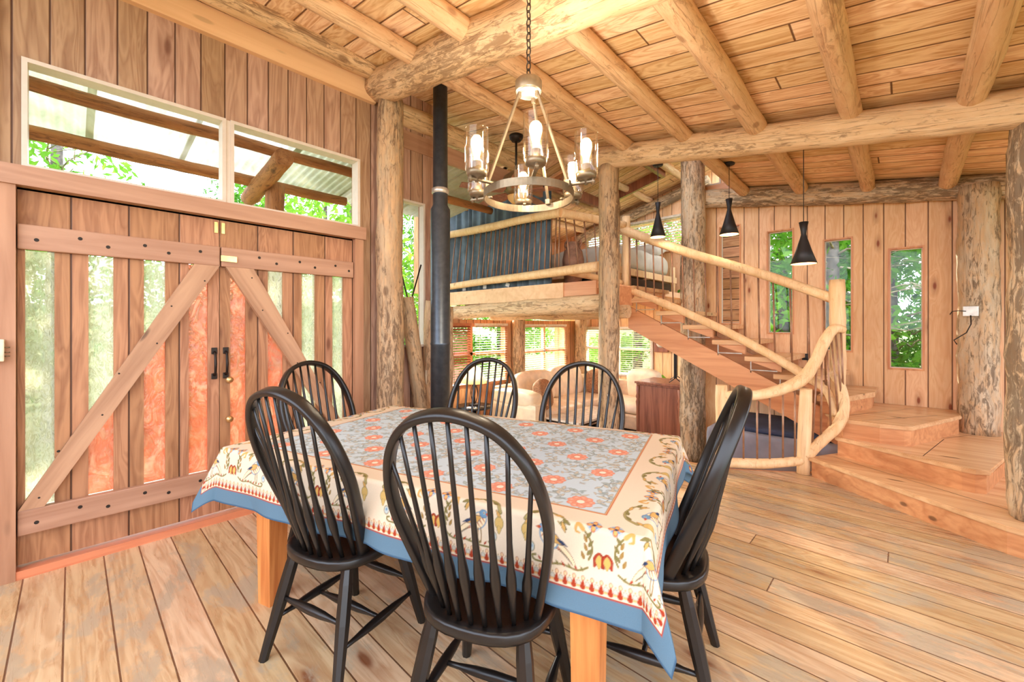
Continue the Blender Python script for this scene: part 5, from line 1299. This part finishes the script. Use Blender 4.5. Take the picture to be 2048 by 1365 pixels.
MB().lathe([(0.0, 0.40), (0.028, 0.42), (0.03, 0.46), (0.0, 0.49)], 14).build('bulb', mat['bulb_soft'], tl_)
point('table_lamp_light', (0, 0, 0.50), 9, 0.03, parent=tl_)

# cabinet with a television
cb = empty('cabinet', (-2.72, 6.40, SZ), label='reddish brown carved cabinet under the television', cat='cabinet')
MB().bbox((0, 0.0, 0.44), (0.66, 0.60, 0.88), None, 0.006).build('body', mat['cabinet'], cb)
MB().bbox((0, 0.0, 0.925), (0.74, 0.68, 0.035), None, 0.008).bbox((0, 0, 0.895), (0.70, 0.64, 0.025), None, 0.006).build('cabinet_top', mat['cabinet'], cb)
for xx in (-0.33, 0.33):
    cl_ = MB().lathe([(0.02, 0.03), (0.03, 0.06), (0.022, 0.10), (0.026, 0.55), (0.034, 0.62), (0.022, 0.66), (0.034, 0.70), (0.024, 0.75), (0.034, 0.86), (0.02, 0.88)], 12, (xx, -0.30, 0)); cl_.build('corner_column', mat['cabinet'], cb)
tv = empty('television', (-2.58, 6.42, SZ+0.945), math.radians(110), label='flat black television standing on the cabinet, seen nearly edge on', cat='television')
MB().bbox((0, 0, 0.34), (0.50, 0.045, 0.54), None, 0.008).build('screen', mat['tv'], tv)
MB().tube([(-0.20, 0.09, 0.006), (-0.18, 0, 0.075), (-0.20, -0.09, 0.006)], 0.008, 6).tube([(0.20, 0.09, 0.006), (0.18, 0, 0.075), (0.20, -0.09, 0.006)], 0.008, 6).build('stand', mat['tv'], tv)
ck = empty('wall_clock', (-3.28, YF-0.03, 1.02), label='dark square framed clock on the far wall', cat='clock')
MB().bbox((0, 0, 0), (0.26, 0.05, 0.30), None, 0.01).build('clock_frame', mat['cabinet'], ck)
MB().lathe([(0.0, 0), (0.085, 0.0), (0.085, 0.008), (0.0, 0.008)], 24).xf(Matrix.Translation((0, -0.027, 0.02)) @ Matrix.Rotation(PI/2, 4, 'X')).build('clock_face', mat['window_white'], ck)

# covered daybed below the stairs
bd = empty('daybed', (-1.02, 5.45, SZ), label='daybed under the stairs covered in a pleated blue grey spread', cat='bed')
sk_ = MB(); ring = []
for i in range(160):
    t = i/160*4; s_ = int(t); f = t-s_
    c4 = [(-0.62, -0.5), (0.62, -0.5), (0.62, 0.5), (-0.62, 0.5)]
    a, b_ = c4[s_], c4[(s_+1) % 4]; ring.append((a[0]+(b_[0]-a[0])*f, a[1]+(b_[1]-a[1])*f))
vs_ = []
for z, s_ in ((0.0, 1.03), (0.3, 1.015), (0.60, 1.0), (0.65, 0.99), (0.66, 0.96)):
    for i, (x, y) in enumerate(ring):
        w_ = 1+0.012*math.sin(i*1.1+0.6*math.sin(i*0.37))*(0.66-z)/0.66; vs_.append((x*s_*w_, y*s_*w_, z+(0.008*math.sin(x*7+y*3) if z > 0.6 else 0)))
n = 160; sk_.add(vs_, [(l*n+i, l*n+(i+1) % n, (l+1)*n+(i+1) % n, (l+1)*n+i) for l in range(4) for i in range(n)]+[tuple(4*n+i for i in range(n))], True)
sk_.build('bedspread', mat['bluegrey'], bd)
bl = cushion((1.16, 0.90, 0.07), 0.4); bl.xf(Matrix.Translation((0, 0.03, 0.685))); bl.build('navy_blanket', mat['navy'], bd)
pl_ = cushion((0.40, 0.5, 0.14), 1.0).build('pillow', mat['bedding'], label='pale pillow on the daybed under the stairs', cat='pillow'); pl_.location = (-0.70, 5.68, SZ+0.80); pl_.rotation_euler = (0, 0.1, 0.2)

# outlet and electric box on the window wall side
ol = MB().bbox((-0.88, YR-0.008, 0.98), (0.062, 0.014, 0.078), None, 0.003)
ol.build('outlet_plate', mat['tv'], label='black outlet plate low on the pine wall behind the banister', cat='outlet')
jb = empty('junction_box', (0.44, 5.745, 1.49), label='open metal electric box with a loose wire on the barky wall post', cat='junction box')
MB().bbox((0, -0.0, 0), (0.10, 0.035, 0.095), None, 0.004).build('box', mat['brushed'], jb)
MB().tube([(-0.03, -0.02, 0.0), (-0.08, -0.04, 0.005), (-0.12, -0.05, -0.0), (-0.135, -0.05, -0.03)], 0.004, 6).tube([(0.0, -0.02, -0.04), (0.0, -0.05, -0.12), (-0.03, -0.06, -0.2), (-0.11, -0.07, -0.27), (-0.09, -0.07, -0.31)], 0.005, 6).build('wire', mat['iron'], jb)

# ------------------------------------------------------------------ loft things
def curtain(x0, x1, y, z0, z1, m, label, folds=9, seed=0):
    e_ = MB(); n = int((x1-x0)*70); vs_ = []
    for z in (z0, z0+(z1-z0)*0.5, z1):
        for i in range(n+1):
            x = x0+(x1-x0)*i/n; a = 0.035 if z < z1 else 0.02
            vs_.append((x-x0, a*math.sin(2*PI*folds*i/n+seed)+0.012*math.sin(i*0.9+seed), z-z1))
    for z in (z1, z0+(z1-z0)*0.5, z0):
        for i in range(n+1):
            x = x0+(x1-x0)*i/n; a = 0.035 if z < z1 else 0.02
            vs_.append((x-x0, a*math.sin(2*PI*folds*i/n+seed)+0.012*math.sin(i*0.9+seed)+0.004, z-z1))
    w = n+1; e_.add(vs_, [(l*w+i, l*w+i+1, (l+1)*w+i+1, (l+1)*w+i) for l in range(5) for i in range(n)], True)
    return e_.build('curtain', m, loc=(x0, y, z1), label=label, cat='curtain')
labs = ['black curtain panel nearest the stove pipe', 'black curtain panel with a white tag, second from the stove pipe', 'black curtain panel with a tilted white tag, in the middle of the loft edge', 'black curtain panel nearest the clay jar']
xs_ = [-5.60, -5.00, -4.42, -3.88, -3.40]
for i in range(4): curtain(xs_[i], xs_[i+1]+0.02, 4.34, 1.90, 3.20, mat['curtain'], labs[i], 4, i*1.3)
cr = MB().tube([(-5.6, 4.34, 3.22), (-3.3, 4.34, 3.22)], 0.012, 8); cr.build('curtain_rod', mat['iron'], label='curtain rod above the loft edge', cat='curtain rod')
for i, x in enumerate((-5.10, -4.62, -4.14)):
    tg = MB().bbox((0, 0, 0), (0.075, 0.004, 0.055), Matrix.Rotation((0, 0.05, 0.35)[i], 3, 'Y')); tg.build('paper_tag', mat['tag'], loc=(x, 4.285, 1.945), label='white paper tag under the black curtains, %s' % ('by the stove pipe', 'the middle one', 'tilted, nearest the clay jar')[i], cat='tag')
vz = empty('clay_jar', (-3.33, 4.75, 1.88), label='tall brown clay jar standing on the loft by the railing', cat='jar')
MB().lathe([(0.0, 0.0), (0.09, 0.0), (0.11, 0.05), (0.145, 0.25), (0.15, 0.38), (0.125, 0.50), (0.085, 0.56), (0.085, 0.60), (0.10, 0.62), (0.085, 0.625), (0.07, 0.60), (0.0, 0.58)], 28).build('body', mat['clay'], vz)
for s_ in (-1, 1): MB().tube([(s_*0.10, 0, 0.54), (s_*0.14, 0, 0.60), (s_*0.12, 0, 0.66), (s_*0.08, 0, 0.62)], 0.012, 8).build('handle', mat['clay'], vz)
bed = empty('loft_bed', (-3.70, 6.3, 1.88), label='bed with pale grey bedding on the loft in front of the window blinds', cat='bed')
fm_ = MB()
for (a, b_, c, d) in ((-0.75, 0.75, -1.0, -0.93), (-0.75, 0.75, 0.93, 1.0), (-0.78, -0.72, -1.0, 1.0), (0.72, 0.78, -1.0, 1.0)): fm_.box((a, c, 0.22), (b_, d, 0.32))
fm_.build('bed_frame', mat['peeled'], bed)
for a in (-0.72, 0.72):
    for c in (-0.95, 0.95): MB().tube([(a, c, 0), (a, c, 0.5)], 0.05, 10).build('bed_post', mat['peeled'], bed)
mt = cushion((1.46, 1.96, 0.36), 0.7, 14); mt.v = [(x*(1+0.01*math.sin(y*23)), y, z+0.50+0.012*math.sin(x*13+y*9)*(1 if z > 0.1 else 0)) for x, y, z in mt.v]; mt.build('duvet', mat['bedding'], bed)
MB().box((-0.05, -0.95, 0.0), (0.72, 0.95, 0.2)).build('under_bed_storage', mat['tv'], bed)
for i, (x, y) in enumerate(((-4.15, 7.0), (-3.35, 7.0))):
    pl_ = cushion((0.62, 0.40, 0.18), 1.1).build('pillow', mat['bedding'], label=('pillow on the loft bed, jar side', 'pillow on the loft bed, stair side')[i], cat='pillow'); pl_.location = (x, y, 1.88+0.80); pl_.rotation_euler = (0.35, 0, 0)
ll = empty('bedside_lamp', (-4.72, 6.75, 1.88), label='glowing bedside lamp on the loft behind the curtain', cat='lamp')
MB().box((-0.18, -0.18, 0.0), (0.18, 0.18, 0.5)).build('nightstand', mat['cabinet'], ll)
MB().lathe([(0.0, 0.5), (0.05, 0.5), (0.03, 0.56), (0.02, 0.66)], 12).build('base', mat['clay'], ll)
MB().lathe([(0.15, 0.64), (0.12, 0.86)], 24, cap=False).build('lamp_shade', mat['lampshade'], ll)
point('bedside_light', (0, 0, 0.75), 10, 0.04, parent=ll)

# ------------------------------------------------------------------ outside
gm = MB(); N_ = 40
vs_ = []
def gz(x, y):
    d = max(0, -3.6-x) + max(0, y-7.8)*0.8
    return -0.55+0.035*max(0, d-3)**1.35+0.12*mnoise.noise(Vector((x*0.3, y*0.3, 0)))
gxs = [-34+ (i*1.6) for i in range(44)]; gys = [-16+(j*1.6) for j in range(34)]
for y in gys:
    for x in gxs:
        vs_.append((x, y, gz(x, y) if (x < -3.7 or y > 6.4) else -0.75))
w = len(gxs); gm.add(vs_, [(j*w+i, j*w+i+1, (j+1)*w+i+1, (j+1)*w+i) for j in range(len(gys)-1) for i in range(w-1)], True)
struct('ground', gm, mat['grass'])

# porch roof in front of the doors
pr_ = empty('porch_roof', (-4.5, 1.5, 3.1), label='translucent corrugated porch roof outside the transom window', cat='porch roof')
def rz_(x): return 3.03+0.1125*(x+4.4)
ys_ = [-1.6, -0.75, 0.1, 0.75, 1.55, 2.35, 3.2, 4.0]
for i in range(len(ys_)-1):
    sh = MB(); n = int((ys_[i+1]-ys_[i]+0.05)/0.0127); vs_ = []
    for x in (-3.62, -5.38-0.04*(i % 2)):
        for j in range(n+1):
            y = ys_[i]-0.02+(ys_[i+1]-ys_[i]+0.05)*j/n
            vs_.append((x+4.5, y-1.5, rz_(x)+0.085+0.012*math.sin(2*PI*y/0.076)-3.1+0.004*(i % 2)))
    w = n+1; sh.add(vs_, [(j, j+1, w+j+1, w+j) for j in range(n)], True)
    sh.build('roof_sheet', mat['sheet_green' if i in (1, 4) else 'sheet'], pr_)
def r3(x): return rz_(x)
log('porch_beam', (-4.4, -1.7, r3(-4.4)), (-4.4, 4.2, r3(-4.4)), 0.052, 0.05, mat['log_out'], 'porch roof pole nearer the transom window', 'porch beam', seed=80)
log('porch_beam', (-5.2, -1.7, r3(-5.2)), (-5.2, 2.40, r3(-5.2)), 0.062, 0.056, mat['log_out'], 'outer porch roof pole, its sawn end showing', 'porch beam', seed=81)
log('porch_post', (-5.0, 1.52, -0.5), (-5.0, 1.52, 2.90), 0.095, 0.09, mat['log_out'], 'porch post outside the smaller transom pane', 'porch post', seed=82)
log('porch_post', (-4.10, -0.43, -0.5), (-4.10, -0.42, 3.08), 0.085, 0.08, mat['log_out'], 'porch post at the outer edge of the larger transom pane', 'porch post', seed=83)
log('porch_brace', (-5.65, 1.44, 2.86), (-4.2, 1.36, 2.93), 0.085, 0.085, mat['log_out'], 'cross log resting on the porch post', 'porch brace', seed=84)
struct('terrace_slab', MB().box((-6.2, -2.5, -0.30), (-3.60, 2.2, -0.12)), mat['plastic'])

# trees: crowns of small leaves around a trunk
def leaves(n, blobs, size, seed, flat=0.7):
    r_ = np.random.default_rng(seed); vs_ = []; tot = sum(b_[3]**2 for b_ in blobs)
    for (bx, by, bz, br, bh) in blobs:
        m_ = max(10, int(n*br**2/tot))
        d = r_.normal(size=(m_, 3)); d /= np.linalg.norm(d, axis=1)[:, None]
        rad = br*(0.45+0.55*r_.random(m_)**0.5)*(1+0.25*np.sin(d[:, 0]*7+seed)*np.sin(d[:, 2]*6))
        c = np.array([bx, by, bz])+d*rad[:, None]*np.array([1, 1, bh/br])
        a = r_.normal(size=(m_, 3)); a /= np.linalg.norm(a, axis=1)[:, None]
        b2 = np.cross(a, r_.normal(size=(m_, 3))); b2 /= np.linalg.norm(b2, axis=1)[:, None]
        s_ = size*(0.6+0.8*r_.random(m_))[:, None]
        q_ = np.stack([c-a*s_, c-b2*s_*flat*0.5, c+a*s_, c+b2*s_*flat*0.5], 1)
        vs_.append(q_.reshape(-1, 3))
    v = np.concatenate(vs_); nq = len(v)//4
    me = bpy.data.meshes.new('foliage'); me.vertices.add(len(v)); me.vertices.foreach_set('co', v.astype(np.float32).ravel())
    me.loops.add(nq*4); me.loops.foreach_set('vertex_index', np.arange(nq*4, dtype=np.int32)); me.polygons.add(nq)
    me.polygons.foreach_set('loop_start', np.arange(0, nq*4, 4, dtype=np.int32)); me.polygons.foreach_set('loop_total', np.full(nq, 4, np.int32)); me.update()
    return me
def make_tree(kind, seed):
    e = empty('tree', (0, 0, 0)); rr = random.Random(seed)
    H = 8.5 if kind == 'conifer' else 6.5
    MB().tube([(0, 0, -1.2), (0.05, 0, H*0.4), (0, 0.05, H*0.97)], [0.17, 0.12, 0.02], 9, wob=0.1, seed=seed).build('trunk', mat['bark'], e)
    if kind == 'conifer':
        bl = [(0.5*math.cos(k*2.4)*(1-k/22), 0.5*math.sin(k*2.4)*(1-k/22), 0.6+k*H/18, (1.9-1.55*k/17), (1.9-1.55*k/17)*0.42) for k in range(18)]
        me = leaves(9000, bl, 0.085, seed, 0.5); m_ = mat['leaf_dark']
    else:
        bl = [(rr.uniform(-1.3, 1.3), rr.uniform(-1.3, 1.3), rr.uniform(0.6, H), rr.uniform(0.6, 1.1), rr.uniform(0.5, 0.9)) for k in range(18)]
        me = leaves(8500, bl, 0.075, seed, 0.8); m_ = mat['leaf']
    me.materials.append(m_); o = bpy.data.objects.new('foliage', me); COL.objects.link(o); o.parent = e
    tw_ = MB()
    for k in range(16):
        a = rr.uniform(0, 6.28); z = rr.uniform(0.5, H*0.7); L = rr.uniform(1.0, 2.2)
        p = Vector((0, 0, z)); pts = [p.copy()]
        for q_ in range(6): p = p+Vector((math.cos(a)*L/6, math.sin(a)*L/6, rr.uniform(-0.06, 0.16))); a += rr.uniform(-0.3, 0.3); pts.append(p.copy())
        tw_.tube(pts, [0.022*(1-j/7.5) for j in range(7)], 5)
        for q_ in range(3):
            s_ = pts[2+q_]; a2 = a+rr.uniform(-1.2, 1.2); tw_.tube([s_, s_+Vector((math.cos(a2)*0.4, math.sin(a2)*0.4, 0.12)), s_+Vector((math.cos(a2)*0.75, math.sin(a2)*0.75, 0.05))], [0.009, 0.006, 0.002], 4)
    tw_.build('branches', mat['twig'], e)
    return e
T1, T2, T3 = make_tree('conifer', 3), make_tree('leafy', 5), make_tree('leafy', 11)
spots = [(T1, -3.2, 11.5, 0, 'leafy green conifer seen through the narrow window next to the thick post'), (T2, -1.9, 10.2, 1, 'bright leafy tree in the second narrow window'),
         (T3, -0.2, 10.6, 2, 'green leafy tree filling the narrow window nearest the barky post'), (T1, 1.6, 12.5, 1.2, 'conifer behind the nearest narrow window'),
         (T1, -1.1, 13.5, 2.2, 'dark conifer behind the narrow windows'), (T2, -10.5, 7.5, 0.4, 'leafy tree beyond the living room windows'), (T3, -11.0, 11.0, 2.5, 'leafy tree beyond the corner of the living room'),
         (T1, -13.0, 9.2, 0.9, 'conifer far beyond the living room'), (T2, -6.5, 13.0, 1.9, 'leafy tree beyond the far blinds'), (T3, -9.6, -0.2, 0.7, 'leafy tree hanging into the larger transom pane'),
         (T2, -10.5, -1.9, 2.6, 'leafy tree at the outer side of the larger transom pane'), (T1, -14.0, 3.6, 1.1, 'conifer low behind the smaller transom pane'), (T3, -12.5, 5.2, 3.3, 'leafy tree between the porch and the living room'), (T1, -5.0, 15.0, 0.3, 'conifer far behind the loft window')]
spots += [(T2, 1.0, 9.3, 0.8, 'leafy tree close behind the nearest narrow window'), (T3, -2.9, 9.4, 1.4, 'leafy tree close behind the second narrow window'), (T2, -0.9, 9.2, 3.0, 'leafy tree close behind the third narrow window'),
          (T3, -8.3, 3.9, 0.2, 'leafy tree beside the bay outside the stove pipe')]
used = set()
for (t, x, y, rz, lb) in spots:
    z = gz(x, y)
    if t.name in used: o = dup(t, (x, y, z), rz, label=lb, cat='tree', group='trees around the house')
    else: o = t; used.add(t.name); o.location = (x, y, z); o.rotation_euler = (0, 0, rz); tag(o, lb, 'tree', 'trees around the house')
